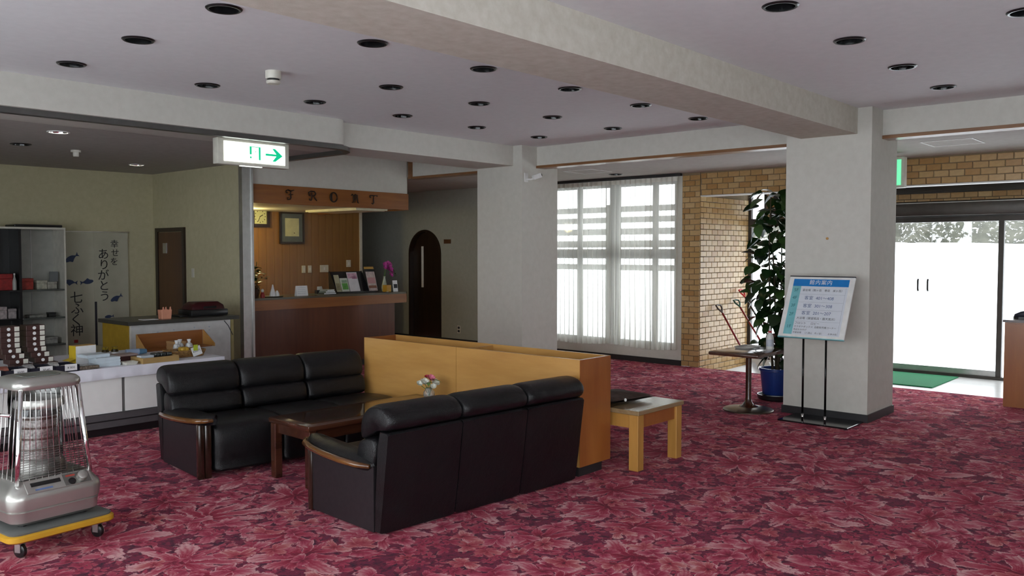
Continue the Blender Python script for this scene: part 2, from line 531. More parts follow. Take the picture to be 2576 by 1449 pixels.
S('wall_south', boxes((WX - 0.15, -1.4, WY - 0.15, WY, -0.1, 3.16), (2.0, 12.1, WY - 0.15, WY, -0.1, 3.16), (-1.4, 2.0, WY - 0.15, WY, -0.1, 0.08), (-1.4, 2.0, WY - 0.15, WY, 2.86, 3.16)), M['wall'])
w = thing('window_4', 'wide window in the lobby wall facing the front desk', 'window'); del w['category']; struct(w)
obj('window_frame', boxes((-1.4, 2.0, WY - 0.1, WY - 0.05, 0.08, 0.13), (-1.4, 2.0, WY - 0.1, WY - 0.05, 2.81, 2.86),
         *[(x - 0.03, x + 0.03, WY - 0.1, WY - 0.05, 0.13, 2.81) for x in (-1.37, 0.30, 1.97)]), M['alu'], w)
for x in (-1.34, 0.33):
    obj('pane', bx(x, x + 1.61, WY - 0.08, WY - 0.072, 0.13, 2.81), M['glass'], w)
S('sky_block_west', bx(WX - 2.0, WX - 0.15, WY - 2.0, 13.75, 3.0, 3.16), M['ceil_low'])  # unseen overhang, added to keep high sky light off the floor
S('sky_block_south', bx(WX - 0.15, 12.1, WY - 2.0, WY - 0.15, 3.0, 3.16), M['ceil_low'])  # same added sky blocker, over the south window
S('wall_north', boxes((-1.75, 5.66, 11.85, 12.0, -0.1, 3.16), (9.32, 12.1, 13.6, 13.75, -0.1, 3.16)), M['shop_wall'])

# partition between shop and front desk
S('wall_partition', bx(5.66, 5.78, 9.52, 11.85, 0, 3.16), M['shop_wall'])
S('trim_5', boxes((5.645, 5.665, 9.47, 9.55, 0, LZ), (5.665, 5.79, 9.49, 9.52, 0, LZ), (5.775, 5.80, 9.47, 9.55, 0, LZ)), M['alu'])

# folding shutter rail under the soffit
path = [(-1.55, 7.16), (5.27, 7.16)] + [(5.27 + 0.40 * math.sin(R(a)), 7.56 - 0.40 * math.cos(R(a))) for a in range(9, 91, 9)] + [(5.67, 8.6), (5.67, 9.46)]
def sweep(path, w, z0, z1):
    rings = []
    for i, p in enumerate(path):
        a = Vector(path[max(i - 1, 0)]); b = Vector(path[min(i + 1, len(path) - 1)])
        d = (b - a).normalized(); s = Vector((-d.y, d.x)) * w / 2
        q = Vector(p)
        rings.append([(*(q - s), z0), (*(q + s), z0), (*(q + s), z1), (*(q - s), z1)])
    return loft(rings)
S('trim_6', sweep(path, 0.075, 2.645, 2.69), M['rail'], True)

# front desk: dropped box over the counter
outline = lambda o: [(5.78, 9.55 - o), (8.385 + o * 0.4, 9.55 - o), (8.47 + o, 9.635 - o * 0.4), (8.47 + o, 11.83), (5.78, 11.83)]
S('wall_front_fascia', prism(outline(0), 2.26, CZ), M['wall'])
b0 = outline(0.02); b1 = outline(-0.03)
S('wall_front_board', prism([b0[0], b0[1], b0[2], b0[3], (b1[3][0], b0[3][1]), b1[2], b1[1], (5.78, b1[1][1])], 2.215, 2.45), M['frontwood'])
S('ceiling_booth', bx(5.79, 8.43, 9.59, 11.83, 2.235, 2.26), M['cream'])
wb = S('wall_booth', bx(5.78, 9.32, 11.87, 12.0, 0, 3.16), M['mortar'])
wp = None
x = 5.78
while x < 9.27:
    if wp is None:
        o = obj('plank', bx(0, 0.138, 0, 0.03, 0, 2.69), M['wallwood'], wb); wp = o.data
    else:
        o = obj('plank', wp, None, wb)
    o.location = (x, 11.84 + random.uniform(0, 0.002), 0)
    x += 0.141
S('trim_7', bx(9.30, 9.35, 11.82, 12.02, 0, LZ), M['cream'])
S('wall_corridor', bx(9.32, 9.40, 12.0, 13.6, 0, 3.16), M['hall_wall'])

# hall wall with the arched doorway (plane X = 10.5)
def arch_wall(x0, x1, y0, y1, z1, ay, aw, spring, mat):
    hole = [(ay - aw, 0.0)] + [(ay - aw * math.cos(R(a)), spring + aw * math.sin(R(a))) for a in range(0, 181, 10)] + [(ay + aw, 0.0)]
    poly = [(y0, 0), hole[0]] + hole[1:-1] + [hole[-1], (y1, 0), (y1, z1), (y0, z1)]
    return loft([[(x0, y, z) for y, z in poly], [(x1, y, z) for y, z in poly]])
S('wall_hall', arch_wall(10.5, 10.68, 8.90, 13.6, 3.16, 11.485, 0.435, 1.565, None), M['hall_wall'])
d = thing('door_1', 'dark wooden door in an arched opening of the hall wall', 'door'); del d['category']; struct(d)
arch = [(11.485 - 0.43 * math.cos(R(a)), 1.565 + 0.43 * math.sin(R(a))) for a in range(0, 181, 10)]
dp = [(11.055, 0.0)] + arch + [(11.915, 0.0)]
obj('door_leaf', loft([[(10.60, y, z) for y, z in dp], [(10.66, y, z) for y, z in dp]]), M['archwood'], d)
obj('light_slit', bx(10.59, 10.602, 11.62, 11.67, 0.95, 1.70), M['white'], d)  # white paint stands in for light showing through a narrow gap
fr = [(y0 * 1.0, z0) for y0, z0 in dp]
obj('arch_frame', loft([[(10.495, y, z) for y, z in dp], [(10.495, 11.485 + (y - 11.485) * 0.93, z * 0.985) for y, z in dp],
                        [(10.60, 11.485 + (y - 11.485) * 0.93, z * 0.985) for y, z in dp]], closed=False), M['archwood'], d)

# window wall
S('wall_window', boxes((10.5, 10.65, 6.18, 6.28, 0, 3.16), (10.5, 10.65, 8.82, 8.90, 0, 3.16), (10.5, 10.65, 6.28, 8.82, 0, 0.24), (10.5, 10.65, 6.28, 8.82, 2.62, 3.16)), M['wall'])
S('baseboard_window', bx(10.485, 10.5, 6.18, 13.6, 0, 0.075), M['baseboard'])
w = thing('window_2', 'tall window behind the sheer curtains', 'window'); del w['category']; struct(w)
obj('window_frame', boxes((10.55, 10.61, 6.28, 8.82, 0.24, 0.30), (10.55, 10.61, 6.28, 8.82, 2.56, 2.62),
    (10.55, 10.61, 6.28, 6.33, 0.3, 2.56), (10.55, 10.61, 8.77, 8.82, 0.3, 2.56), (10.55, 10.61, 7.28, 7.44, 0.3, 2.56),
    (10.55, 10.61, 6.33, 8.77, 1.50, 1.64)), M['frame_dark'], w)
obj('mullion', bx(10.56, 10.60, 6.62, 6.70, 0.3, 2.56), M['frame_dark'], w)
obj('mullion', bx(10.56, 10.60, 7.98, 8.06, 0.3, 2.56), M['frame_dark'], w)
for y0, y1 in ((6.33, 6.62), (6.70, 7.28), (7.44, 7.98), (8.06, 8.77)):
    for z0, z1 in ((0.3, 1.5), (1.64, 2.56)):
        obj('pane', bx(10.577, 10.583, y0, y1, z0, z1), M['glass'], w)

# brick entrance: pier, side wall, lintel and the wall over the doors
TL, TH, JT = 0.160, 0.076, 0.009
tile_x = None
def tile_mesh():
    bm = rbox(-(TL - JT) / 2, (TL - JT) / 2, -0.006, 0.006, -(TH - JT) / 2, (TH - JT) / 2, 0.0025, 1)
    me = bpy.data.meshes.new('brick'); bmesh.ops.recalc_face_normals(bm, faces=bm.faces); bm.to_mesh(me); bm.free()
    me.materials.append(M['brick']); return me
TM = tile_mesh()
def tiles(parent, p0, du, length, z0, z1, rotz, limit=300):
    """running bond of single tiles from p0 along du (2-D unit vector)"""
    n = 0; row = 0; z = z0
    while z + TH <= z1 + 0.02:
        h = min(TH, z1 - z)
        u = -TL / 2 if row % 2 else 0.0
        while u < length - 0.02:
            a, b = max(u, 0), min(u + TL, length)
            if b - a > 0.03:
                o = bpy.data.objects.new('brick', TM); COL.objects.link(o); o.parent = parent
                c = (a + b) / 2
                o.location = (p0[0] + du[0] * c, p0[1] + du[1] * c, z + h / 2)
                o.rotation_euler = (0, 0, rotz)
                o.scale = ((b - a - JT) / (TL - JT), 1 + random.uniform(-0.15, 0.25), (h - JT) / (TH - JT))
                n += 1
            u += TL
        row += 1; z += TH
    return n
ws = S('wall_entrance_side', bx(10.52, 12.05, 5.906, 6.05, -0.26, 3.16), M['mortar'])
tiles(ws, (10.508, 5.90), (1, 0), 1.43, -0.14, 2.37, 0)
wpier = S('wall_entrance_pier', bx(10.506, 10.65, 5.906, 6.18, 0, 3.16), M['mortar'])
tiles(wpier, (10.50, 5.898), (0, 1), 0.282, 0.0, LZ, R(90))
wl = S('wall_entrance_lintel', bx(10.506, 10.66, 0.6, 5.9, 2.372, 3.16), M['mortar'])
tiles(wl, (10.50, 0.6), (0, 1), 5.29, 2.372, LZ, R(90))
S('trim_8', bx(10.495, 10.665, 0.6, 5.895, 2.358, 2.372), M['white'])
wo = S('wall_over_doors', bx(11.956, 12.05, 0.6, 5.62, 2.05, 3.16), M['mortar'])
tiles(wo, (11.95, 1.6), (0, 1), 4.0, 2.06, 2.44, R(90))
S('wall_entrance_far', boxes((10.5, 12.05, 0.45, 0.6, 0, 3.16), (10.5, 10.65, -3.15, 0.45, 0, 3.16)), M['wall'])
w = thing('window_3', 'small high window beside the entrance side wall', 'window'); del w['category']; struct(w)
obj('window_frame', boxes((11.96, 12.02, 5.62, 5.66, 2.05, 2.62), (11.96, 12.02, 5.86, 5.90, 2.05, 2.62), (11.96, 12.02, 5.66, 5.86, 2.05, 2.09), (11.96, 12.02, 5.66, 5.86, 2.58, 2.62)), M['frame_dark'], w)
obj('pane', bx(11.985, 11.992, 5.66, 5.86, 2.09, 2.58), M['glass'], w)
S('wall_over_window', bx(11.956, 12.05, 5.62, 5.9, 2.62, 3.16), M['mortar'])

S('trim_9', bx(11.93, 12.05, 4.40, 5.9, -0.14, -0.001), M['tile'])

# entrance glazing with sliding glass doors
d = thing('door_2', 'wide glazed entrance with sliding glass doors and dark frame', 'door'); del d['category']; struct(d)
obj('door_frame', boxes((11.94, 12.02, 0.6, 5.9, 1.985, 2.05), (11.93, 12.03, 0.6, 5.9, 0.0, 0.035), (11.95, 12.01, 5.85, 5.9, 0.035, 1.985), (11.95, 12.01, 0.6, 0.65, 0.035, 1.985)), M['frame_dark'], d)
obj('mullion', bx(11.95, 12.01, 2.50, 2.56, 0.035, 1.985), M['frame_dark'], d)
obj('mullion', bx(11.95, 12.01, 4.30, 4.36, 0.035, 1.985), M['frame_dark'], d)
for y0, y1 in ((4.36, 5.85), (0.65, 2.50)):
    obj('pane', bx(11.977, 11.983, y0, y1, 0.035, 1.985), M['glass'], d)
for y0, y1, hy, xo in ((3.43, 4.30, 3.49, 0.0), (2.56, 3.43, 3.37, 0.0)):
    leaf = obj('sliding_door', bx(11.977 + xo, 11.983 + xo, y0, y1, 0.105, 1.985), M['glass'], d)
    obj('bottom_rail', bx(11.965, 11.995, y0, y1, 0.035, 0.105), M['alu'], leaf)
    obj('handle', tube([(11.955, hy, 1.09), (11.94, hy, 1.11), (11.94, hy, 1.22), (11.955, hy, 1.24)], 0.012, 8), M['black'], leaf, smooth=True)

# ================================================================== OUTDOORS
def ground_h(x, y):
    if x < 12: return -0.12
    t = min(max((x - 15.0) / 6.0, 0), 1)
    return -0.12 + 1.9 * t * t * (3 - 2 * t) * min(max((16 - y) / 5, 0.12), 1) + 0.06 * math.sin(x * 1.3 + y * 0.7)
S('ground_snow', grid(40, 40, lambda u, v: (-30 + 90 * u, -40 + 90 * v, ground_h(-30 + 90 * u, -40 + 90 * v))), M['snow'], True)
k = Nodes('wooded_hillside')
c = k.coord()
f = k.noise(c, 2.2, 6, 0.75); f2 = k.noise(c, 9, 4, 0.7)
k.base(k.mix(k.math('GREATER_THAN', f2, 0.60), k.ramp(f, [(0.35, (0.018, 0.020, 0.014)), (0.65, (0.075, 0.075, 0.055))]), (0.75, 0.78, 0.8)), 0.95)
random.seed(3)
hill = S('hillside', grid(30, 50, lambda u, v: (21.5 + 16 * u + random.uniform(-.3, .3), -22 + 34 * v, 1.35 + 9.0 * u * (1 - 0.5 * u) + random.uniform(-.35, .35) * (u > 0.01)) if v < 0.999 else (21.5 + 16 * u, 12, 0.2)), k.m, True)
# slatted garden fence outside the curtained window
f = thing('garden_fence', 'dark horizontal slat fence outside the curtained window', 'fence', (12.75, 0, 0))
M['fence'] = wood('weathered_fence', (0.10, 0.095, 0.085), (0.19, 0.18, 0.16), 1, 'y', 0.8, 0)
for z, h in ((2.36, 0.10), (2.17, 0.10), (1.96, 0.11), (1.74, 0.12), (1.32, 0.10)):
    obj('slat', bx(-0.02, 0.02, 6.6, 12.5, z - h / 2, z + h / 2), M['fence'], f)
for y in (6.7, 9.0, 11.3):
    obj('post', bx(0.022, 0.10, y, y + 0.08, -0.2, 2.45), M['fence'], f)

# ================================================================== SHEER CURTAINS
k = Nodes('sheer_curtain')
c = k.coord()
tr = k.n('ShaderNodeBsdfTransparent', {'Color': (0.97, 0.98, 0.95)})
tl = k.n('ShaderNodeBsdfTranslucent', {'Color': (0.80, 0.80, 0.74)})
df = k.n('ShaderNodeBsdfDiffuse', {'Color': (0.78, 0.78, 0.72)})
lw = k.n('ShaderNodeLayerWeight', {'Blend': 0.35})
mx1 = k.n('ShaderNodeMixShader', {0: 0.55, 1: df, 2: tl})
mxa = k.n('ShaderNodeMixShader', {0: k.math('ADD', 0.71, k.math('MULTIPLY', lw.outputs['Facing'], 0.32), clamp=True), 1: tr, 2: mx1})
k.set(k.out.inputs['Surface'], mxa)
M['sheer'] = k.m
random.seed(11)
def curtain(y0, y1, label):
    nf = int((y1 - y0) / 0.085)
    ph = [random.uniform(0, 6.28) for _ in range(8)]
    amp = [random.uniform(0.4, 1.0) for _ in range(nf + 2)]
    def f(u, v):
        y = y0 + (y1 - y0) * u
        s = u * nf
        i = int(s); a = amp[i] * (1 - (s - i)) + amp[i + 1] * (s - i)
        flare = 0.45 + 0.55 * (1 - v)
        dx = 0.032 * a * flare * math.sin(2 * PI * s + 0.8 * math.sin(3 * v + ph[0])) + 0.01 * math.sin(9 * u + ph[1]) * (1 - v)
        dy = 0.012 * math.sin(4 * PI * s + ph[2]) * flare
        zb = 0.225 + 0.02 * math.sin(5 * u + ph[3]) - 0.012 * u
        return (10.415 + dx, y + dy, zb + (2.645 - zb) * v)
    t = thing('curtain', label, 'curtain', group='sheer curtains at the tall window')
    obj('drape', grid(nf * 10, 24, f), M['sheer'], t, smooth='all')
    obj('header_tape', grid(nf * 10, 1, lambda u, v: tuple(a + b for a, b in zip(f(u, 0.975 + 0.025 * v), (-0.002, 0, 0)))), M['cream'], t, smooth='all')
curtain(6.20, 7.42, 'white sheer curtain next to the brick pier')
curtain(7.40, 8.92, 'white sheer curtain half hidden by the wallpapered column')
tag(obj('curtain_rail', boxes((10.39, 10.44, 6.15, 8.95, 2.65, 2.685)), M['baseboard']), 'dark curtain rail along the ceiling over the sheer curtains', 'curtain rail')

# ================================================================== CEILING AND WALL FIXTURES
can_me = None
ring_me = None
def downlight(x, y, z, kind, label, group):
    global can_me, ring_me, bulb_me
    t = thing('downlight', label, 'light', (x, y, z), group=group)
    if can_me is None:
        can_me = obj('can', lathe([(0.0785, -0.008), (0.074, 0.03), (0.064, 0.085), (0.0, 0.095)], 28), M['black_gloss'], t, smooth=True).data
        ring_me = obj('flange', lathe([(0.079, -0.001), (0.079, -0.010), (0.090, -0.011), (0.099, -0.004), (0.099, -0.001)], 28), M['black'], t, smooth=True).data
        bulb_me = obj('bulb', lathe([(0.0, 0.03), (0.022, 0.034), (0.032, 0.05), (0.026, 0.085)], 16), M['black_gloss'], t, smooth=True).data
    else:
        obj('can', can_me, None, t); obj('flange', ring_me, None, t); obj('bulb', bulb_me, None, t)
    return t
for x, y in DL:
    if y > 6: lab = 'black recessed downlight in the row beside the shop soffit'
    elif y > 5: lab = 'black recessed downlight in the row in line with the smoke detector'
    elif y > 4: lab = 'black recessed downlight in the row beside the long beam, seating side'
    elif y > 1.5: lab = 'black recessed downlight in the row beside the long ceiling beam, entrance side'
    else: lab = 'black recessed downlight in the second row from the long ceiling beam, entrance side'
    downlight(x, y, CZ, 'dark', lab, {True: 'downlights over the seating area', False: 'downlights on the entrance side'}[y > 4])
M['lampglow'] = emit('lamp_glow', (1.0, 0.93, 0.8, 1), 3.0)
for x, y, s in LOWDL:
    if s == 'dark':
        downlight(x, y, LZ, s, 'black recessed downlight in the low ceiling near the curtained window' if x > 8 else 'unlit black recessed downlight in the shop ceiling', 'downlights in the low ceilings')
    else:
        near = y < 9
        t = thing('downlight', 'lit recessed downlight in the shop ceiling ' + ('near the folding shutter rail' if near else 'near the shop corner'), 'light', (x, y, LZ), group='downlights in the low ceilings')
        obj('reflector', lathe([(0.079, -0.006), (0.074, 0.02), (0.05, 0.06), (0.0, 0.062)], 24), M['chrome'], t, smooth=True)
        obj('flange', lathe([(0.079, -0.001), (0.079, -0.008), (0.096, -0.008), (0.096, -0.001)], 24), M['white'], t, smooth=True)
        obj('bulb', lathe([(0.0, 0.005), (0.03, 0.012), (0.038, 0.03), (0.028, 0.055)], 16), M['lampglow'], t, smooth=True)

# smoke detectors and sprinkler knob
t = thing('smoke_detector', 'white smoke detector on the grey ceiling over the seating area', 'smoke detector', (3.60, 5.585, CZ))
obj('base', lathe([(0.058, 0.0), (0.058, -0.05), (0.055, -0.058), (0.0, -0.058)], 24), M['cream'], t, smooth=True)
obj('vent_ring', lathe([(0.044, -0.058), (0.044, -0.072)], 24), M['black'], t, smooth=True)
obj('cap', lathe([(0.0, -0.072), (0.052, -0.072), (0.052, -0.086), (0.045, -0.094), (0.0, -0.096)], 24), M['cream'], t, smooth=True)
t = thing('smoke_detector', 'small cream heat detector on the shop ceiling', 'smoke detector', (3.77, 9.64, LZ))
obj('base', lathe([(0.05, 0.0), (0.05, -0.022), (0.0, -0.022)], 20), M['cream'], t, smooth=True)
obj('cap', lathe([(0.03, -0.022), (0.03, -0.06), (0.026, -0.068), (0.0, -0.07)], 20), M['cream'], t, smooth=True)

# access hatches in the low ceiling
def hatch(x, y, label):
    t = thing('ceiling_hatch', label, 'hatch', (x, y, LZ), group='ceiling hatches')
    for a, b, c_, d_ in ((-.24, .24, -.24, -.225), (-.24, .24, .225, .24), (-.24, -.225, -.225, .225), (.225, .24, -.225, .225)):
        obj('frame_bar', bx(a, b, c_, d_, -0.006, -0.0005), M['white'], t)
    obj('panel', bx(-.222, .222, -.222, .222, -0.003, -0.0005), M['ceil_low'], t)
hatch(9.37, 6.98, 'square ceiling hatch with white frame before the curtained window')
hatch(9.31, 2.42, 'square ceiling hatch with white frame before the brick lintel')

# exit sign under the soffit
M['sign_white'] = emit('lit_sign_face', (0.93, 1.0, 0.90, 1), 0.36)
M['sign_green'] = emit('lit_sign_green', (0.0, 0.62, 0.30, 1), 0.12)
M['sign_green'].node_tree.nodes['Principled BSDF'].inputs['Base Color'].default_value = (0, 0.35, 0.16, 1)
t = thing('exit_sign', 'lit white exit sign with green door and arrow hanging under the soffit', 'exit sign', (4.525, 7.40, 2.545))
fr = obj('housing', rbox(-0.385, 0.385, -0.045, 0.05, -0.122, 0.122, 0.008, 2), M['cream'], t, smooth=True)
obj('face_panel', bx(-0.325, 0.335, -0.051, -0.0455, -0.092, 0.095), M['sign_white'], t)
pic = lambda pts: loft([[(x, -0.0525, z) for x, z in pts], [(x, -0.0515, z) for x, z in pts]])
obj('arrow', pic([(0.115, 0.010), (0.235, 0.010), (0.19, 0.062), (0.222, 0.062), (0.305, -0.003), (0.222, -0.062), (0.19, -0.062), (0.235, -0.010), (0.115, -0.010)]), M['sign_green'], t)
obj('door_symbol', pic([(-0.058, -0.012), (-0.058, 0.065), (0.060, 0.065), (0.060, -0.06), (0.040, -0.06), (0.040, 0.059), (-0.037, 0.059), (-0.037, -0.012)]), M['sign_green'], t)
obj('foot_mark', loft([[(-0.047 + 0.009 * math.cos(a * PI / 6), -0.0525, -0.040 + 0.011 * math.sin(a * PI / 6)) for a in range(12)], [(-0.047 + 0.009 * math.cos(a * PI / 6), -0.0515, -0.040 + 0.011 * math.sin(a * PI / 6)) for a in range(12)]]), M['sign_green'], t)
obj('handle_mark', pic([(0.004, 0.022), (0.014, 0.022), (0.010, 0.012), (0.005, 0.012)]), M['sign_green'], t)
for x in (-0.25, 0.22): obj('hanger', bx(x, x + 0.03, -0.015, 0.015, 0.1225, 0.144), M['alu'], t)
obj('test_light', bx(-0.14, 0.09, -0.03, 0.0, -0.1275, -0.122), M['sign_white'], t)
# second exit sign, seen almost edge-on past the column
t = thing('exit_sign', 'green exit sign hanging before the brick lintel, half behind the column', 'exit sign', (9.93, 3.18, 2.475))
obj('housing', rbox(-0.045, 0.045, -0.13, 0.40, -0.17, 0.17, 0.008, 2), M['cream'], t, smooth=True)
obj('face_panel', bx(-0.052, -0.0455, -0.095, 0.36, -0.14, 0.14), emit('lit_sign_green_face', (0.0, 0.5, 0.2, 1), 0.25), t)
for y in (0.0, 0.25): obj('hanger', bx(-0.012, 0.012, y, y + 0.03, 0.1705, 0.2145), M['alu'], t)

# wall camera on the left column
t = thing('security_camera', 'small white security camera on an arm on the column by the curtains', 'camera', (8.20, 7.08, 2.545))
obj('wall_plate', rbox(-0.035, 0.035, -0.014, 0.0, -0.065, 0.05, 0.004, 1), M['white'], t)
obj('arm', tube([(0, -0.012, -0.03), (0.01, -0.07, -0.035), (0.06, -0.085, -0.02)], 0.011, 8), M['white'], t, smooth=True)
hd = obj('body', rbox(-0.05, 0.06, -0.035, 0.035, -0.03, 0.03, 0.006, 2), M['white'], t, loc=(0.10, -0.095, 0.005), rot=(0, R(-20), R(-30)), smooth=True)
obj('lens', lathe([(0.0, 0), (0.016, 0), (0.018, 0.012), (0.0, 0.012)], 14), M['black_gloss'], hd, loc=(0.06, 0, 0), rot=(0, R(90), 0))
t = tag(obj('wall_button', lathe([(0.0, 0.0), (0.013, 0.0), (0.012, 0.008), (0.0, 0.010)], 14), M['bench'], loc=(8.13, 3.20, 1.727), rot=(0, R(-90), 0)), 'small round ochre knob on the column above the floor guide board', 'knob')

# door plate and outlet by the arched door
tag(obj('door_plate', bx(10.488, 10.4995, 10.80, 10.97, 1.745, 1.82), M['doorwood']), 'small dark brown plate beside the arched door', 'door plate')
t = thing('outlet', 'dark double outlet low on the hall wall by the arched door', 'outlet', (10.5, 10.6, 0.245))
obj('plate', rbox(-0.010, -0.0005, -0.04, 0.04, -0.065, 0.065, 0.002, 1), M['cream'], t)
for z in (-0.03, 0.03): obj('socket', bx(-0.014, -0.0105, -0.024, 0.024, z - 0.02, z + 0.02), M['ink'], t)

# air curtain and grille over the entrance doors
t = thing('air_curtain', 'long grey brown air curtain unit over the entrance doors', 'air curtain', (11.94, 3.6, 2.06))
obj('housing', rbox(-0.16, 0.0, -2.0, 1.9, 0.0, 0.19, 0.02, 2), M['frame_dark'], t, smooth=True)
obj('nozzle', bx(-0.13, -0.05, -1.9, 1.8, -0.012, -0.0005), M['black'], t)
obj('trim_line', bx(-0.166, -0.1605, -2.0, 1.9, 0.165, 0.172), M['alu'], t)
t = thing('vent_grille', 'dark ventilation grille strip over the air curtain', 'vent', (11.948, 3.6, 2.36))
obj('backing', bx(-0.022, -0.012, -2.0, 1.9, 0.0, 0.16), M['black'], t)
gs = None
for i in range(12):
    if gs is None: gs = obj('slat', bx(-0.034, -0.023, -2.0, 1.9, 0.0, 0.006), M['frame_dark'], t, loc=(0, 0, 0.008)).data
    else: obj('slat', gs, None, t, loc=(0, 0, 0.008 + i * 0.0125))
tag(obj('door_mat', rbox(10.72, 11.85, 2.95, 4.36, 0.0005, 0.012, 0.004, 1), M['mat']), 'green rectangular mat on the white tiles before the entrance', 'mat')

# switch beside the shop door
tag(obj('wall_switch', rbox(5.648, 5.6595, 10.70, 10.76, 1.26, 1.38, 0.002, 1), M['cream']), 'cream wall switch beside the brown shop door', 'switch')
d = thing('door_3', 'narrow brown door in the shop side wall', 'door'); del d['category']; struct(d)
obj('door_leaf', bx(5.640, 5.659, 10.99, 11.66, 0, 1.87), M['doorwood'], d)
obj('door_frame', boxes((5.63, 5.659, 11.67, 11.74, 0, 1.93), (5.63, 5.659, 10.92, 10.98, 0, 1.93), (5.63, 5.659, 10.98, 11.67, 1.875, 1.93)), M['archwood'], d)
obj('vent_plate', bx(5.632, 5.6395, 11.42, 11.52, 1.58, 1.72), M['alu'], d)

# ================================================================== SOFAS
def pillow(profile, x0, x1, inset=0.82, n=4):
    cy = sum(p[0] for p in profile) / len(profile); cz = sum(p[1] for p in profile) / len(profile)
    e = min(0.06, (x1 - x0) * 0.15)
    st = []
    for k in range(n + 1):
        a = k / n * PI / 2
        st.append((x0 + e * (1 - math.cos(a)), inset + (1 - inset) * math.sin(a)))
    st += [(x0 + x1 - x, s) for x, s in reversed(st)]
    rings = [[(x, cy + (y - cy) * s, cz + (z - cz) * s) for y, z in profile] for x, s in st]
    return loft(rings)


def smooth_closed(pts, sub=3):
    n = len(pts); out = []
    for i in range(n):
        p0, p1, p2, p3 = (Vector(pts[(i + d) % n]) for d in (-1, 0, 1, 2))
        for k in range(sub):
            t = k / sub
            out.append(tuple(0.5 * ((2 * p1) + (-p0 + p2) * t + (2 * p0 - 5 * p1 + 4 * p2 - p3) * t * t + (-p0 + 3 * p1 - 3 * p2 + p3) * t ** 3)))
    return out


UPPER = smooth_closed([(0.180, 0.522), (0.158, 0.555), (0.165, 0.63), (0.205, 0.695), (0.28, 0.735), (0.37, 0.735), (0.435, 0.70), (0.455, 0.65), (0.425, 0.605), (0.33, 0.59), (0.27, 0.56)])
LOWER = smooth_closed([(0.13, 0.375), (0.115, 0.42), (0.133, 0.485), (0.165, 0.525), (0.27, 0.55), (0.31, 0.50), (0.29, 0.38), (0.21, 0.355)])
SEAT = smooth_closed([(-0.375, 0.035), (-0.402, 0.09), (-0.408, 0.22), (-0.400, 0.315), (-0.355, 0.375), (-0.22, 0.395), (0.0, 0.385), (0.14, 0.365), (0.17, 0.30), (0.15, 0.10), (0.05, 0.035)])
SHELL = [(0.305, 0.01), (0.355, 0.01), (0.385, 0.20), (0.425, 0.50), (0.437, 0.585), (0.425, 0.597), (0.36, 0.60), (0.335, 0.50), (0.315, 0.2)]


def sofa(label, loc, rotz, W, arm):
    t = thing('sofa', label, 'sofa', loc, rotz, 'three-seat leather sofas')
    h = W / 2
    bw = (W - 0.03) / 3
    for i in range(3):
        a = -h + 0.015 + i * bw
        obj('back_shell', pillow(SHELL, a + 0.004, a + bw - 0.004, 0.97), M['leather'], t, smooth=True)
        c = obj('back_cushion', pillow(LOWER, a + 0.008, a + bw - 0.008, 0.80), M['leather'], t, smooth='all')
        obj('head_roll', pillow(UPPER, a + 0.004, a + bw - 0.004, 0.80), M['leather'], c, smooth='all')
    sw = (W - 0.135) / 3
    for i in range(3):
        a = -h + (0.12 if arm < 0 else 0.015) + i * sw
        obj('seat_cushion', pillow(SEAT, a + 0.003, a + sw - 0.003, 0.90), M['leather'], t, smooth='all')
    for s in (arm,):
        ox_ = h - 0.885
        side = [( -0.335, 0.012), (0.30, 0.012), (0.30, 0.385), (-0.335, 0.385)]
        sp = loft([[(s * (0.868 + ox_), y, z) for y, z in side], [(s * (0.775 + ox_), y, z) for y, z in side]])
        obj('side_panel', sp, M['leatherside'], t)
        obj('front_post', rbox(*(sorted((s * (0.878 + ox_), s * (0.832 + ox_)))), -0.385, -0.337, 0.0, 0.395, 0.012, 2), M['postwood'], t, smooth=True)
        obj('front_post', rbox(*(sorted((s * (0.830 + ox_), s * (0.778 + ox_)))), -0.380, -0.337, 0.0, 0.395, 0.012, 2), M['postwood'], t, smooth=True)
        # curved wooden rim and padded leather top
        path = [(0.800, -0.455, 0.424), (0.850, -0.440, 0.424), (0.890, -0.385, 0.420), (0.918, -0.26, 0.412), (0.930, -0.10, 0.403), (0.930, 0.06, 0.396), (0.916, 0.20, 0.391), (0.885, 0.285, 0.389)]
        path = [(x + ox_, y, z) for x, y, z in path]
        obj('arm_trim', tube([(s * x, y, z) for x, y, z in path], [0.014, 0.018, 0.020, 0.021, 0.021, 0.021, 0.019, 0.014], 8, flat=0.95), M['armwood'], t, smooth='all')
        rings = []
        for x, y, z in [(0.80 + ox_, -0.44, 0.424)] + path[1:]:
            ox = x - 0.012; ix = ox_ + (0.735 if y > -0.42 else 0.762)
            w = ox - ix
            top = z + 0.032 + 0.012 * math.sin(PI * min(1, (y + 0.46) / 0.8))
            rings.append([(s * ix, y, z - 0.035), (s * ix, y, top - 0.018), (s * (ix + 0.22 * w), y, top), (s * (ix + 0.62 * w), y, top), (s * (ox - 0.06 * w), y, top - 0.022), (s * ox, y, z - 0.002), (s * (ox - 0.02), y, z - 0.035)])
        obj('arm_pad', loft(rings), M['leather'], t, smooth='all')
    return t


sofa('black leather three-seat sofa seen from behind, back to the open carpet', (3.895, 4.01, 0), PI - 0.058, 1.71, 1)
sofa('black leather three-seat sofa facing the coffee table, beside the shop counter', (3.845, 5.862, 0), -0.10, 1.73, -1)

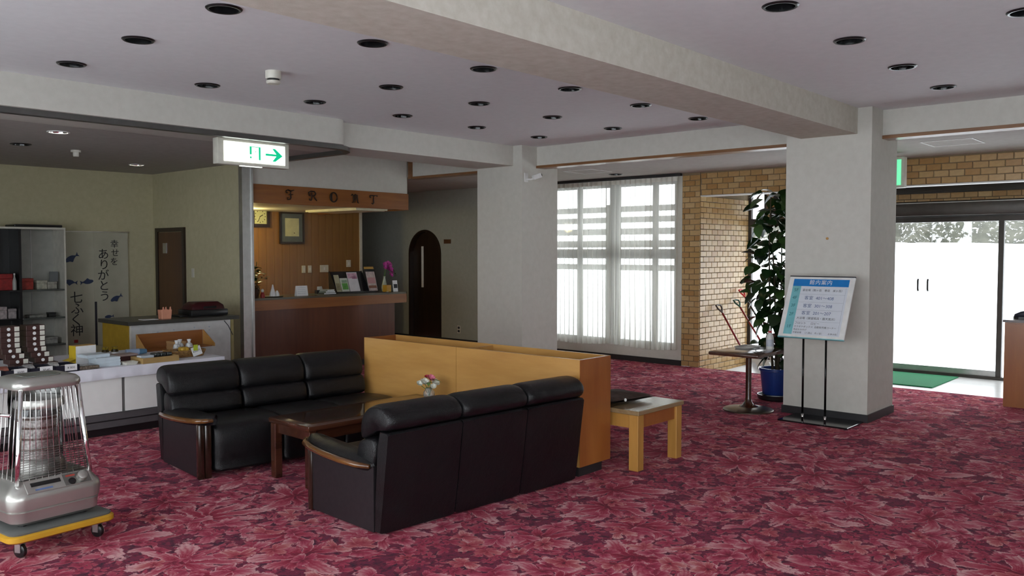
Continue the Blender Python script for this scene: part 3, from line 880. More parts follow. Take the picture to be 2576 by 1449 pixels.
# ================================================================== COFFEE TABLE
t = thing('coffee_table', 'long low glossy dark brown coffee table between the two sofas', 'table', (4.01, 5.01, 0), -0.03)
obj('tabletop', rbox(-0.685, 0.685, -0.255, 0.255, 0.395, 0.432, 0.008, 2), M['darkwood'], t, smooth=True)
obj('glass_top', bx(-0.62, 0.62, -0.19, 0.19, 0.4325, 0.434), plain('glossy_inlay', (0.045, 0.020, 0.010), 0.05, 0, 0.3, 3, 0.6, 0.6), t)
obj('apron', boxes((-0.62, 0.62, -0.225, -0.205, 0.325, 0.395), (-0.62, 0.62, 0.205, 0.225, 0.325, 0.395), (-0.655, -0.635, -0.195, 0.195, 0.325, 0.395), (0.635, 0.655, -0.195, 0.195, 0.325, 0.395)), M['darkwood'], t)
for sx in (-1, 1):
    for sy in (-1, 1):
        obj('leg', rbox(sx * 0.645 - 0.03, sx * 0.645 + 0.03, sy * 0.215 - 0.03, sy * 0.215 + 0.03, 0, 0.395, 0.006, 1), M['darkwood'], t)

# glass vase with flowers
t = thing('flower_vase', 'round clear glass vase of white and pink flowers on the coffee table', 'vase', (4.60, 4.985, 0.4335))
k = Nodes('vase_glass'); k.base((0.95, 0.97, 0.97), 0.03); k.b.inputs['Transmission Weight'].default_value = 0.9; k.b.inputs['IOR'].default_value = 1.4
obj('glass_bowl', lathe([(0.0, 0.0), (0.032, 0.0), (0.036, 0.006), (0.047, 0.03), (0.045, 0.055), (0.028, 0.078), (0.030, 0.088), (0.026, 0.088), (0.024, 0.078), (0.041, 0.055), (0.043, 0.03), (0.031, 0.010), (0.0, 0.008)], 24), k.m, t, smooth='all')
M['petal_w'] = plain('white_petal', (0.80, 0.80, 0.70), 0.7); M['petal_p'] = plain('pink_petal', (0.75, 0.22, 0.32), 0.7); M['petal_r'] = plain('red_petal', (0.40, 0.02, 0.03), 0.7)
M['stem'] = plain('green_stem', (0.07, 0.16, 0.03), 0.6)
def blossom(r, n, cup=0.5, bm=None, c=(0, 0, 0), tilt=(0, 0)):
    bm = bm or B()
    Mx = Matrix.Translation(c) @ Matrix.Rotation(tilt[0], 4, 'X') @ Matrix.Rotation(tilt[1], 4, 'Y')
    for layer, (rr, cu, off) in enumerate(((r, cup, 0), (r * 0.7, cup * 1.6, 0.5))):
        for i in range(n):
            a = 2 * PI * (i + off) / n
            pts = []
            for u, w in ((0.05, 0.1), (0.45, 0.42), (0.8, 0.46), (1.0, 0.2)):
                z = rr * cu * u * u + layer * r * 0.12
                for sgn in (-1, 1):
                    x = rr * u; y = sgn * w * rr
                    pts.append(Mx @ Vector((x * math.cos(a) - y * math.sin(a), x * math.sin(a) + y * math.cos(a), z)))
            v = [bm.verts.new(p) for p in pts]
            for q in range(3): bm.faces.new((v[2 * q], v[2 * q + 1], v[2 * q + 3], v[2 * q + 2]))
    return bm
random.seed(5)
for i, (dx, dy, z, r, m) in enumerate(((-0.03, 0.02, 0.125, 0.038, 'petal_w'), (0.035, -0.03, 0.12, 0.036, 'petal_w'), (0.012, -0.005, 0.155, 0.036, 'petal_p'), (-0.005, 0.02, 0.17, 0.020, 'petal_r'), (-0.06, 0.05, 0.118, 0.026, 'petal_w'), (0.0, -0.05, 0.10, 0.025, 'petal_w'))):
    obj('stem', tube([(0, 0, 0.012), (dx * 0.4, dy * 0.4, 0.08), (dx, dy, z)], 0.0025, 6), M['stem'], t, smooth='all')
    obj('blossom', blossom(r, 6, 0.6, None, (dx, dy, z), (random.uniform(0.2, 0.8), random.uniform(-0.6, 0.0))), M[m], t, smooth='all')
leafm = plain('small_leaf', (0.10, 0.22, 0.05), 0.5)
for a, z in ((0.5, 0.12), (2.2, 0.14), (3.9, 0.13), (5.2, 0.15)):
    obj('leaf', grid(4, 2, lambda u, v: (0.10 * u + 0.01, (v - 0.5) * 0.035 * math.sin(PI * min(u + 0.1, 1)), z + 0.03 * u - 0.05 * u * u)), leafm, t, rot=(0, 0, a), smooth='all')

# ================================================================== PLANTER PARTITION
t = thing('planter_box', 'long orange wood planter partition open along its top beside the sofas', 'planter', (0, 0, 0))
px0, px1, py0, py1, pz = 4.775, 5.145, 3.62, 6.02, 0.84
obj('front_panel', bx(px0, px0 + 0.02, py0 + 0.0005, 4.855, 0.075, pz), M['planter'], t)
obj('front_panel', bx(px0, px0 + 0.02, 4.858, py1 - 0.0005, 0.075, pz), M['planter'], t)
obj('rear_panel', bx(px1 - 0.02, px1, py0 + 0.0005, py1 - 0.0005, 0.075, pz), M['planter'], t)
obj('end_panel', bx(px0 + 0.0205, px1 - 0.0205, py0, py0 + 0.02, 0.075, pz - 0.0005), M['planter_end'], t)
obj('end_panel', bx(px0 + 0.0205, px1 - 0.0205, py1 - 0.02, py1, 0.075, pz - 0.0005), M['planter_end'], t)
obj('end_veneer', bx(px0, px1, py0 - 0.004, py0 - 0.0002, 0.076, pz - 0.001), M['planter_end'], t)
obj('divider', bx(px0 + 0.0205, px1 - 0.0205, 4.78, 4.80, 0.35, pz - 0.01), M['planter'], t)
obj('inner_floor', bx(px0 + 0.0205, px1 - 0.0205, py0 + 0.021, py1 - 0.021, 0.60, 0.62), M['planter_end'], t)
obj('plinth', bx(px0 + 0.03, px1 - 0.06, py0 + 0.03, py1 - 0.03, 0.0, 0.074), M['baseboard'], t)

# ================================================================== WOODEN BENCH WITH CUSHION
t = thing('wooden_bench', 'low pine bench with chunky legs beside the planter end', 'bench', (5.18, 3.395, 0))
obj('bench_top', rbox(0, 0.64, 0, 0.95, 0.412, 0.445, 0.004, 1), M['benchtop'], t)
for sx in (0.012, 0.548):
    for sy in (0.012, 0.858):
        obj('leg', rbox(sx, sx + 0.08, sy, sy + 0.08, 0, 0.412, 0.004, 1), M['bench'], t)
obj('apron', bx(0.092, 0.548, 0.030, 0.052, 0.31, 0.411), M['planter_end'], t)
obj('apron', bx(0.030, 0.052, 0.092, 0.858, 0.31, 0.411), M['bench'], t)
obj('apron', bx(0.588, 0.610, 0.092, 0.858, 0.31, 0.411), M['bench'], t)
obj('apron', bx(0.092, 0.548, 0.898, 0.920, 0.31, 0.411), M['bench'], t)
def cushion(label, loc, rot):
    t = thing('seat_cushion', label, 'cushion', loc, rot)
    def f(sgn):
        def g(u, v):
            x, y = (u - 0.5) * 0.46, (v - 0.5) * 0.40
            e = (1 - abs(2 * u - 1) ** 4) * (1 - abs(2 * v - 1) ** 4)
            return (x, y, 0.026 + sgn * (0.006 + 0.02 * e ** 0.6) + 0.006 * math.sin(9 * u + 5 * v) * e)
        return g
    bm = grid(14, 12, f(1)); grid(14, 12, f(-1), bm)
    bmesh.ops.remove_doubles(bm, verts=bm.verts, dist=0.002)
    obj('cover', bm, plain('brown_cushion_cloth', (0.055, 0.030, 0.022), 0.85, 0, 0.4, 25), t, smooth='all')
    return t
t = cushion('flat dark brown cushion lying on the pine bench', (5.46, 3.80, 0.4545), -0.15)
obj('button', lathe([(0, 0.0), (0.012, 0.0), (0.012, 0.006), (0.0, 0.009)], 12), M['white'], t, loc=(-0.09, -0.195, 0.030), rot=(R(80), 0, 0))

# ================================================================== SIDE TABLE + SPRAY BOTTLE + TRAY
t = thing('cafe_table', 'square dark wood pedestal table with round metal base before the plant', 'table', (8.0, 3.93, 0))
obj('tabletop', rbox(-0.37, 0.37, -0.275, 0.255, 0.575, 0.612, 0.012, 2), wood('table_walnut', (0.06, 0.026, 0.018), (0.12, 0.055, 0.035), 2, 'x', 0.15, 0.5), t, smooth=True)
obj('column', lathe([(0.0, 0.575), (0.05, 0.575), (0.05, 0.565), (0.029, 0.55), (0.029, 0.13), (0.036, 0.09), (0.06, 0.055), (0.10, 0.040)], 20), M['darkwood'], t, smooth=True)
obj('base', lathe([(0.10, 0.040), (0.13, 0.034), (0.235, 0.018), (0.25, 0.010), (0.25, 0.0), (0.0, 0.0)], 36), plain('bronze_base', (0.16, 0.13, 0.10), 0.3, 0.8), t, smooth=True)
t = thing('spray_bottle', 'white sanitizer bottle with red collar on the pedestal table', 'bottle', (8.20, 3.80, 0.612))
obj('bottle', lathe([(0.0, 0.0), (0.036, 0.0), (0.038, 0.006), (0.038, 0.115), (0.032, 0.14), (0.016, 0.16), (0.015, 0.172)], 20), M['white'], t, smooth=True)
obj('label_band', lathe([(0.0385, 0.03), (0.0385, 0.10)], 20), plain('bottle_label', (0.55, 0.58, 0.66), 0.5), t, smooth=True)
obj('collar', lathe([(0.018, 0.168), (0.018, 0.186), (0.0, 0.186)], 16), plain('red_cap', (0.5, 0.02, 0.03), 0.4), t, smooth=True)
obj('nozzle', lathe([(0.012, 0.186), (0.012, 0.205), (0.007, 0.21), (0.006, 0.235), (0.0, 0.235)], 12), M['white'], t, smooth=True)
tag(obj('tray', loft([rrect(0.12, 0.085, 0.03, 0.613), rrect(0.13, 0.095, 0.03, 0.632), rrect(0.122, 0.087, 0.03, 0.632), rrect(0.114, 0.079, 0.03, 0.617)]), plain('pale_tray', (0.5, 0.48, 0.44), 0.3), loc=(8.15, 4.02, 0)), 'shallow pale tray on the pedestal table behind the bottle', 'tray')

# ================================================================== FLOOR GUIDE SIGN STAND
t = thing('guide_sign', 'tilted white and blue floor guide board on a black two-pole stand', 'sign', (7.9, 3.14, 0))
obj('base_plate', rbox(-0.21, 0.20, -0.32, 0.34, 0.0, 0.014, 0.004, 1), M['black_gloss'], t)
M['pole'] = plain('black_pole', (0.012, 0.012, 0.012), 0.25, 0.5)
for y in (0.15, -0.065):
    p = obj('pole', tube([(-0.08, y, 0.07), (-0.08, y, 0.78)], 0.010, 10), M['pole'], t, smooth='all')
    obj('pole_collar', tube([(-0.08, y, 0.0142), (-0.08, y, 0.07)], 0.011, 10), M['chrome'], p, smooth='all')
    obj('pole_top', tube([(-0.08, y, 0.78), (-0.08, y, 1.195)], 0.009, 10), M['chrome'], p, smooth='all')
tilt = math.atan2(0.265, 0.55)
BW, BH = 0.617, 0.61
bd = obj('board', rbox(-BW / 2, BW / 2, 0.0, 0.016, 0, BH, 0.003, 1), M['white'], t)
# board local: x to the reader's right, z up the board, front at y=0
bd.matrix_local = Matrix.Translation((-0.283, 0.005, 0.815)) @ Matrix.Rotation(R(-90), 4, 'Z') @ Matrix.Rotation(-tilt, 4, 'X')
M['sign_blue'] = plain('sign_blue', (0.012, 0.20, 0.56), 0.4); M['sign_teal'] = plain('sign_teal', (0.20, 0.52, 0.56), 0.4); M['sign_panel'] = plain('sign_panel', (0.70, 0.74, 0.80), 0.35, 0, 0.02)
M['tealink'] = plain('teal_ink', (0.02, 0.15, 0.17), 0.6); M['blueink'] = plain('blue_ink', (0.06, 0.11, 0.26), 0.6); M['greyline'] = plain('grey_line', (0.40, 0.44, 0.50), 0.6)
obj('print_panel', bx(-0.262, 0.262, -0.0012, -0.0002, 0.025, 0.585), M['sign_panel'], bd)
obj('header_band', bx(-0.262, 0.262, -0.0020, -0.0013, 0.512, 0.585), M['sign_blue'], bd)
obj('floor_band', bx(-0.262, -0.180, -0.0020, -0.0013, 0.025, 0.512), M['sign_teal'], bd)
for z in (0.430, 0.350, 0.272, 0.158):
    obj('rule', bx(-0.178, 0.245, -0.0020, -0.0013, z, z + 0.002), M['greyline'], bd)
obj('rule', boxes((0.243, 0.245, -0.0020, -0.0013, 0.03, 0.505)), M['greyline'], bd)
obj('edge_strip', bx(-BW / 2, BW / 2, -0.002, 0.018, BH + 0.0003, BH + 0.008), M['ink'], bd)
obj('edge_strip', bx(-BW / 2, BW / 2, -0.002, 0.018, -0.008, -0.0003), M['sign_teal'], bd)
def sg(body, size, x, z, mat, align='CENTER', **kw):
    text('lettering', body, size, M[mat], bd, (x, -0.0024, z), FACE_NEG_Y, align=align, **kw)
sg('館内案内', 0.052, 0.0, 0.549, 'paper', spacing=1.12)
for s_, z in (('5F', 0.470), ('4F', 0.391), ('3F', 0.312), ('2F', 0.225), ('1F', 0.10)):
    sg(s_, 0.046, -0.221, z, 'tealink')
sg('宴会場（駒ヶ岳　巻岳　米ヶ岳）', 0.026, 0.035, 0.470, 'ink')
sg('客室', 0.042, -0.085, 0.391, 'blueink')
sg('401～408', 0.042, 0.065, 0.391, 'blueink')
sg('客室', 0.042, -0.085, 0.312, 'blueink')
sg('301～308', 0.042, 0.065, 0.312, 'blueink')
sg('客室', 0.042, -0.085, 0.240, 'blueink')
sg('201～207', 0.042, 0.065, 0.240, 'blueink')
sg('大浴場（展望風呂・露天風呂）', 0.027, 0.025, 0.188, 'ink')
sg('フロント', 0.028, -0.172, 0.137, 'ink', 'LEFT')
sg('ロビー', 0.028, -0.02, 0.137, 'ink', 'LEFT')
sg('カラオケボックス  自動販売機コーナー', 0.0225, -0.172, 0.103, 'ink', 'LEFT')
sg('売店おみやげ', 0.021, -0.172, 0.073, 'ink', 'LEFT')
sg('中宴会場　（八海山　中ノ岳）　　お休み処', 0.0205, -0.172, 0.044, 'ink', 'LEFT')

# ================================================================== TALL POTTED PLANT
random.seed(21)
t = thing('potted_plant', 'tall dark leafy indoor plant in a blue pot beside the column', 'plant', (8.78, 4.00, 0))
obj('pot', lathe([(0.0, 0.06), (0.13, 0.06), (0.135, 0.07), (0.160, 0.31), (0.172, 0.315), (0.172, 0.345), (0.155, 0.345), (0.15, 0.30), (0.0, 0.29)], 28), plain('blue_pot', (0.012, 0.040, 0.22), 0.35), t, smooth=True)
obj('saucer', lathe([(0.0, 0.0), (0.16, 0.0), (0.185, 0.015), (0.19, 0.058), (0.18, 0.058), (0.17, 0.02), (0.0, 0.02)], 28), M['black'], t, smooth=True)
obj('soil', lathe([(0.0, 0.312), (0.148, 0.305)], 20), plain('soil', (0.03, 0.02, 0.012), 0.95, 0, 0.4, 40), t)
k = Nodes('dark_glossy_leaf')
oi = k.n('ShaderNodeObjectInfo')
k.base(k.ramp(oi.outputs['Random'], [(0.0, (0.006, 0.022, 0.006)), (0.5, (0.014, 0.045, 0.010)), (1.0, (0.04, 0.10, 0.02))]), 0.28)
LEAF = k.m
def leaf_mesh(l, w, fold=0.25, droop=0.35, mat=None, n=5):
    def f(u, v):
        ww = w * (math.sin(PI * min(0.04 + u ** 0.75 * 0.96, 1.0)) ** 0.7)
        y = (v - 0.5) * ww
        return (l * u, y, fold * abs(y) - droop * l * u * u)
    bm = grid(n, 2, f)
    me = bpy.data.meshes.new('leaf'); bmesh.ops.recalc_face_normals(bm, faces=bm.faces); bm.to_mesh(me); bm.free()
    me.materials.append(mat or LEAF); me.shade_smooth(); return me
lm = [leaf_mesh(0.155, 0.125), leaf_mesh(0.135, 0.115, 0.15, 0.6), leaf_mesh(0.165, 0.13, 0.3, 0.15)]
stems = []
for a, lean, top in ((0.3, 0.05, 2.05), (2.2, 0.09, 2.18), (4.0, 0.10, 1.75), (5.3, 0.04, 1.95)):
    pts = [(0.03 * math.cos(a), 0.03 * math.sin(a), 0.30)]
    for q in range(1, 7):
        z = 0.30 + (top - 0.30) * q / 6
        pts.append(((0.03 + lean * q / 6 * 1.4) * math.cos(a + q * 0.15), (0.03 + lean * q / 6 * 1.4) * math.sin(a + q * 0.15), z))
    obj('stem', tube(pts, [0.014 - 0.0014 * i for i in range(7)], 7), plain('plant_stem', (0.07, 0.055, 0.03), 0.8), t, smooth='all')
    stems.append(pts)
n = 0
while n < 285:
    pts = random.choice(stems)
    z = 0.42 + 1.83 * random.random() ** 0.8
    q = min(len(pts) - 2, max(0, int((z - 0.30) / (pts[-1][2] - 0.30) * 6)))
    c = Vector(pts[q]).lerp(Vector(pts[q + 1]), random.random())
    a = random.uniform(0, 2 * PI)
    # crown is full from knee height to the top, thinner low down
    rad = 0.23 if z > 0.85 else 0.12
    if z > 1.95: rad = 0.16
    off = random.uniform(0.03, rad)
    p = Vector((c.x + off * math.cos(a), c.y + off * math.sin(a), min(z, 2.24)))
    if p.x + 8.78 < 8.86 and p.y + 4.0 < 3.80: continue
    if p.z < 0.75 and p.x < -0.25: continue
    o = bpy.data.objects.new('leaf', random.choice(lm)); COL.objects.link(o); o.parent = t
    o.location = p; o.rotation_euler = (random.uniform(-0.5, 0.5), random.uniform(-0.5, 0.9), a + random.uniform(-0.7, 0.7))
    s_ = random.uniform(0.8, 1.15); o.scale = (s_, s_, s_)
    n += 1

# ================================================================== SNOW SHOVELS
def shovel(label, top, bot, hcol, scol, bladem):
    t = thing('snow_shovel', label, 'shovel', bot, 0, 'snow shovels leaning on the brick wall')
    d = Vector(top) - Vector(bot); L = d.length
    rot = d.to_track_quat('Z', 'Y')
    def put(name, bm, mat, smooth='all'):
        o = obj(name, bm, mat, t, smooth=smooth); o.rotation_mode = 'QUATERNION'; o.rotation_quaternion = rot; return o
    put('shaft', tube([(0, 0, 0.30), (0, 0, L - 0.14)], 0.014, 10), scol)
    put('grip', tube([(0, 0, L - 0.15), (0.0, 0, L - 0.12), (0.045, 0, L - 0.06), (0.05, 0, L - 0.01), (0.0, 0, L), (-0.05, 0, L - 0.01), (-0.045, 0, L - 0.06), (0.0, 0, L - 0.12)], 0.012, 8), hcol)
    put('socket', tube([(0, 0, 0.24), (0, 0, 0.36)], 0.018, 10), bladem)
    put('blade', grid(6, 6, lambda u, v: ((u - 0.5) * (0.24 - 0.05 * v), 0.03 * (2 * u - 1) ** 2 - 0.02, 0.02 + 0.26 * v)), bladem)
M['brown_grip'] = plain('brown_grip', (0.05, 0.03, 0.025), 0.35); M['green_grip'] = plain('green_grip', (0.01, 0.09, 0.06), 0.35); M['red_grip'] = plain('red_grip', (0.62, 0.02, 0.02), 0.3)
M['red_shaft'] = plain('red_shaft', (0.28, 0.02, 0.025), 0.2); M['black_shaft'] = plain('black_shaft', (0.02, 0.02, 0.025), 0.2); M['blade'] = plain('pale_blade', (0.62, 0.62, 0.60), 0.35, 0.2)
shovel('snow shovel with dark brown grip and red shaft leaning on the bricks', (10.93, 5.845, 0.85), (10.80, 5.15, -0.139), M['brown_grip'], M['red_shaft'], M['blade'])
shovel('snow shovel with dark green grip and red shaft leaning on the bricks', (11.46, 5.845, 0.90), (11.18, 4.98, -0.139), M['green_grip'], M['red_shaft'], M['blade'])
shovel('snow shovel with bright red grip and black shaft leaning on the bricks', (11.61, 5.845, 1.045), (11.485, 4.98, -0.139), M['red_grip'], M['black_shaft'], M['black'])

# ================================================================== CABINET AT THE ENTRANCE
t = thing('shoe_cabinet', 'brown wooden cabinet standing at the carpet edge by the entrance', 'cabinet', (10.15, 1.55, 0))
obj('body', bx(-0.2, 0.32, -0.9, 0.505, 0.0, 0.875), M['planter_end'], t)
obj('top', bx(-0.215, 0.335, -0.915, 0.52, 0.8755, 0.90), M['darkwood'], t)
for y in (-0.88, -0.42, 0.04):
    dd = obj('door', bx(-0.214, -0.2005, y, y + 0.44, 0.05, 0.86), M['planter_end'], t)
    obj('knob', lathe([(0, 0), (0.012, 0), (0.014, 0.02), (0, 0.022)], 10), M['black'], dd, loc=(-0.2145, y + 0.05, 0.5), rot=(0, R(-90), 0))
t = thing('shoe', 'dark shoe lying on top of the brown entrance cabinet', 'shoe', (10.22, 1.90, 0.9003), R(80))
sole = smooth_closed([(-0.13, 0.0), (-0.12, -0.04), (0.0, -0.04), (0.10, -0.048), (0.14, 0.0), (0.10, 0.045), (0.0, 0.036), (-0.12, 0.04)])
obj('sole', loft([[(x, y, 0.0) for x, y in sole], [(x, y, 0.02) for x, y in sole]]), M['black'], t)
obj('upper', loft([[(x * s_ + dx, y * s_, z) for x, y in sole] for s_, dx, z in ((0.97, 0, 0.0205), (0.95, -0.005, 0.045), (0.70, -0.03, 0.075), (0.42, -0.07, 0.09))]), plain('navy_shoe', (0.015, 0.018, 0.035), 0.5), t, smooth='all')

# ================================================================== SOUVENIR SHOP
SC = 0.600
M['door_white'] = plain('white_door_panel', (0.86, 0.86, 0.83), 0.4, 0, 0.02)
t = thing('shop_counter', 'long low white panelled shop counter with grey base', 'counter', (0, 0, 0))
for a, b in ((1.20, 2.235), (2.265, 3.285), (3.315, 4.20)):
    obj('door_panel', bx(a, b, 7.52, 7.535, 0.20, 0.585), M['door_white'], t)
M['greybase'] = plain('grey_base', (0.085, 0.08, 0.085), 0.5)
obj('frame', boxes((1.18, 4.22, 7.536, 8.72, 0.15, 0.588)), plain('counter_frame', (0.16, 0.155, 0.15), 0.5), t)
obj('base_strip', bx(1.18, 4.22, 7.505, 7.534, 0.075, 0.195), M['greybase'], t)
obj('groove', bx(1.18, 4.22, 7.5035, 7.5048, 0.130, 0.140), M['black'], t)
obj('plinth', bx(1.22, 4.18, 7.56, 8.68, 0.0, 0.074), M['black'], t)
obj('side_rail', bx(1.18, 4.22, 7.60, 8.68, 0.0745, 0.1495), M['greybase'], t)
def cloth_edge(u, v):
    x = 1.12 + 3.13 * u
    r = 0.004 * math.sin(37 * x) + 0.003 * math.sin(91 * x + 1)
    if v < 0.5: return (x, 7.495 - 0.012 + r * (1 - 2 * v), 0.492 + 0.012 * math.sin(2.3 * x) + (SC - 0.004 - 0.492) * v * 2)
    return (x, 7.483 + (8.74 - 7.483) * (v - 0.5) * 2, SC - 0.004)
bm = grid(120, 8, cloth_edge)
r_ = bmesh.ops.extrude_face_region(bm, geom=list(bm.faces))
for e in r_['geom']:
    if isinstance(e, bmesh.types.BMVert): e.co.z += 0.0035; e.co.y -= 0.002
tag(obj('tablecloth', bm, plain('white_cloth', (0.80, 0.81, 0.88), 0.8, 0, 0.05, 9), smooth=True), 'white cloth spread over the low shop counter', 'tablecloth')

# black display trays with price cards
M['navy_tray'] = plain('navy_black_tray', (0.012, 0.012, 0.025), 0.4)
for i, (x, lab, pc, m) in enumerate(((2.245, 'black display tray at the far end of the tray row, holding pink wrapped snacks', '¥500', (0.35, 0.12, 0.10)), (2.437, 'black display tray holding reddish wrapped snacks, beside the stacked brown boxes', '¥600', (0.40, 0.13, 0.09)),
                              (2.629, 'black display tray with a grey and white packet, between two other trays', '¥540', (0.42, 0.42, 0.42)), (2.821, 'black display tray with a pale packet, nearest the yellow box', '¥ 800', (0.50, 0.49, 0.48)))):
    t = thing('display_tray', lab, 'tray', (x, 7.60, SC), group='black trays on the shop counter')
    obj('tray_body', boxes((-0.092, 0.092, -0.12, 0.12, 0.0, 0.008), (-0.092, 0.092, -0.125, -0.118, 0.0, 0.055), (-0.092, 0.092, 0.118, 0.125, 0.0, 0.055), (-0.095, -0.089, -0.125, 0.125, 0.0, 0.055), (0.089, 0.095, -0.125, 0.125, 0.0, 0.055)), M['navy_tray'], t)
    c = obj('price_card', rbox(-0.048, 0.048, -0.131, -0.1255, 0.008, 0.062, 0.001, 1), M['paper'], t, loc=(0.025, -0.001, 0.002))
    text('lettering', pc, 0.026, M['ink'], c, (0, -0.1318, 0.033), FACE_NEG_Y)
    random.seed(40 + i)
    pm = plain('packet_wrap', m, 0.25, 0, 0.4, 30)
    for q in range(3):
        obj('packet', rbox(-0.038, 0.038, -0.05, 0.05, 0, 0.022, 0.008, 2), pm if q != 1 else M['cream'], t, loc=(-0.042 + 0.084 * (q % 2), -0.055 + 0.06 * q, 0.012 + 0.026 * (q == 2)), rot=(R(10), 0, random.uniform(-0.3, 0.3)), smooth=True)
# stacked brown sweet boxes with round white seals
M['brown_box'] = plain('brown_gift_box', (0.055, 0.022, 0.018), 0.4)
disc = lathe([(0, 0), (0.014, 0), (0.014, 0.0012), (0, 0.0012)], 14)
dme = None; bme = None; sme = None
for ci, cx in enumerate((2.545, 2.745)):
    for q in range(8):
        sh = 0.016 * max(0, 3.5 - q) ** 1.3
        rank = ('topmost', 'second', 'third', 'fourth', 'fifth', 'sixth', 'seventh', 'lowest')[7 - q]
        t = thing('gift_box', 'brown gift box, ' + rank + (' from the top,' if 0 < q < 7 else '') + ' of the stack ' + ('farther from the yellow carton' if ci == 0 else 'nearer the yellow carton'), 'box', (cx + sh, 8.02 - sh * 0.6, SC + q * 0.0462), group='stacked brown gift boxes')
        if bme is None:
            bme = obj('box_body', rbox(-0.075, 0.075, -0.075, 0.075, 0, 0.0455, 0.002, 1), M['brown_box'], t).data
            dme = obj('seal', disc, M['paper'], t, loc=(-0.012, -0.0752, 0.023), rot=(R(90), 0, 0)).data
            sme = obj('side_label', bx(0.032, 0.070, -0.0765, -0.0752, 0.004, 0.042), M['cream'], t).data
        else:
            obj('box_body', bme, None, t); obj('seal', dme, None, t, loc=(-0.012, -0.0752, 0.023), rot=(R(90), 0, 0)); obj('side_label', sme, None, t)
# yellow and white carton, open flap
t = thing('carton', 'white carton with yellow side and open flap on the shop counter', 'carton', (3.115, 7.93, SC), R(8))
obj('carton_body', bx(-0.085, 0.10, -0.055, 0.055, 0, 0.165), M['paper'], t)
obj('yellow_side', bx(-0.0865, -0.0852, -0.055, 0.055, 0.0, 0.166), plain('yellow_card', (0.60, 0.42, 0.02), 0.5), t)
obj('flap', loft([[(-0.087, -0.06, 0.055), (-0.087, 0.05, 0.055), (-0.15, 0.05, 0.04), (-0.15, -0.06, 0.04)], [(-0.087, -0.06, 0.057), (-0.087, 0.05, 0.057), (-0.15, 0.05, 0.042), (-0.15, -0.06, 0.042)]]), plain('yellow_flap', (0.60, 0.44, 0.04), 0.5), t)
obj('lid', bx(-0.085, 0.10, -0.056, 0.056, 0.1652, 0.168), plain('orange_lid', (0.55, 0.33, 0.10), 0.5), t)
obj('print_mark', bx(0.055, 0.075, -0.0562, -0.0552, 0.03, 0.05), M['greyline'], t)
# clear bag of dark sweets
t = thing('snack_bag', 'flat clear bag of dark sweets in front of the white carton', 'bag', (2.99, 7.56, SC))
obj('bag', rbox(-0.085, 0.10, -0.07, 0.09, 0.0, 0.032, 0.012, 3), plain('dark_sweets', (0.16, 0.13, 0.10), 0.2, 0, 0.6, 60), t, smooth=True)
obj('label', rbox(-0.03, 0.03, -0.025, 0.02, 0.0325, 0.034, 0.0005, 1), M['paper'], t, rot=(0, 0, 0.3))
# jars with gold lids
for x, y, lab in ((3.475, 8.30, 'small dark jar with gold lid, nearer the white carton'), (3.560, 8.29, 'small dark jar with gold lid, nearer the pale blue roll')):
    t = thing('jar', lab, 'jar', (x, y, SC), group='small jars on the shop counter')
    obj('jar_glass', lathe([(0.0, 0.0), (0.030, 0.0), (0.033, 0.01), (0.033, 0.055), (0.024, 0.07)], 18), plain('dark_jar', (0.05, 0.035, 0.01), 0.1), t, smooth=True)
    obj('label', lathe([(0.0335, 0.012), (0.0335, 0.042)], 18), M['paper'], t, smooth=True)
    obj('lid', lathe([(0.027, 0.068), (0.028, 0.092), (0.0, 0.094)], 18), plain('gold_lid', (0.55, 0.40, 0.05), 0.2, 0.8), t, smooth=True)
# stack of flat white boxes
wb_me = None
M['pale_box'] = plain('pale_blue_white_box', (0.60, 0.68, 0.74), 0.4)
for q, (dx, rz) in enumerate(((0, 0.02), (0.0, -0.02), (-0.004, 0.03), (-0.07, 0.1))):
    t = thing('flat_box', 'flat pale blue-white box, ' + ('lowest', 'second', 'third', 'topmost')[q] + ' of its stack on the shop counter', 'box', (3.20 + dx, 7.66 + (0.06 if q == 3 else 0), SC + q * 0.0262), rz, 'flat white boxes')
    obj('box_base', bx(-0.10, 0.10, -0.085, 0.085, 0.0, 0.010), M['pale_box'], t)
    obj('box_lid', bx(-0.102, 0.102, -0.087, 0.087, 0.0103, 0.0258), M['pale_box'], t)
# pale blue roll, chocolate box, small pale carton
t = thing('paper_roll', 'pale blue paper-wrapped roll lying behind the white boxes', 'roll', (3.73, 8.22, SC + 0.031), R(-8))
obj('wrap', tube([(-0.09, 0, 0), (0.03, 0, 0)], 0.030, 14), plain('pale_blue_wrap', (0.35, 0.45, 0.62), 0.5), t, smooth=True)
obj('end_wrap', tube([(0.031, 0, 0), (0.10, 0, 0)], [0.030, 0.022], 14), plain('blue_wrap', (0.10, 0.22, 0.34), 0.5), t, smooth=True)
t = thing('sweet_box', 'dark reddish sweet box with pink lid behind the kraft tray', 'box', (3.45, 7.85, SC), R(5))
obj('box_base', bx(-0.10, 0.10, -0.07, 0.07, 0, 0.05), plain('dark_red_box', (0.07, 0.02, 0.02), 0.5), t)
obj('box_lid', bx(-0.10, 0.10, -0.071, 0.071, 0.0503, 0.066), plain('pink_lid', (0.40, 0.30, 0.28), 0.5), t)
tag(obj('small_tray', loft([rrect(0.05, 0.05, 0.01, SC), rrect(0.06, 0.06, 0.012, SC + 0.025), rrect(0.056, 0.056, 0.012, SC + 0.025), rrect(0.046, 0.046, 0.01, SC + 0.004)]), M['cream'], loc=(3.38, 7.58, 0.0)), 'small pale dish beside the flat white boxes', 'dish')
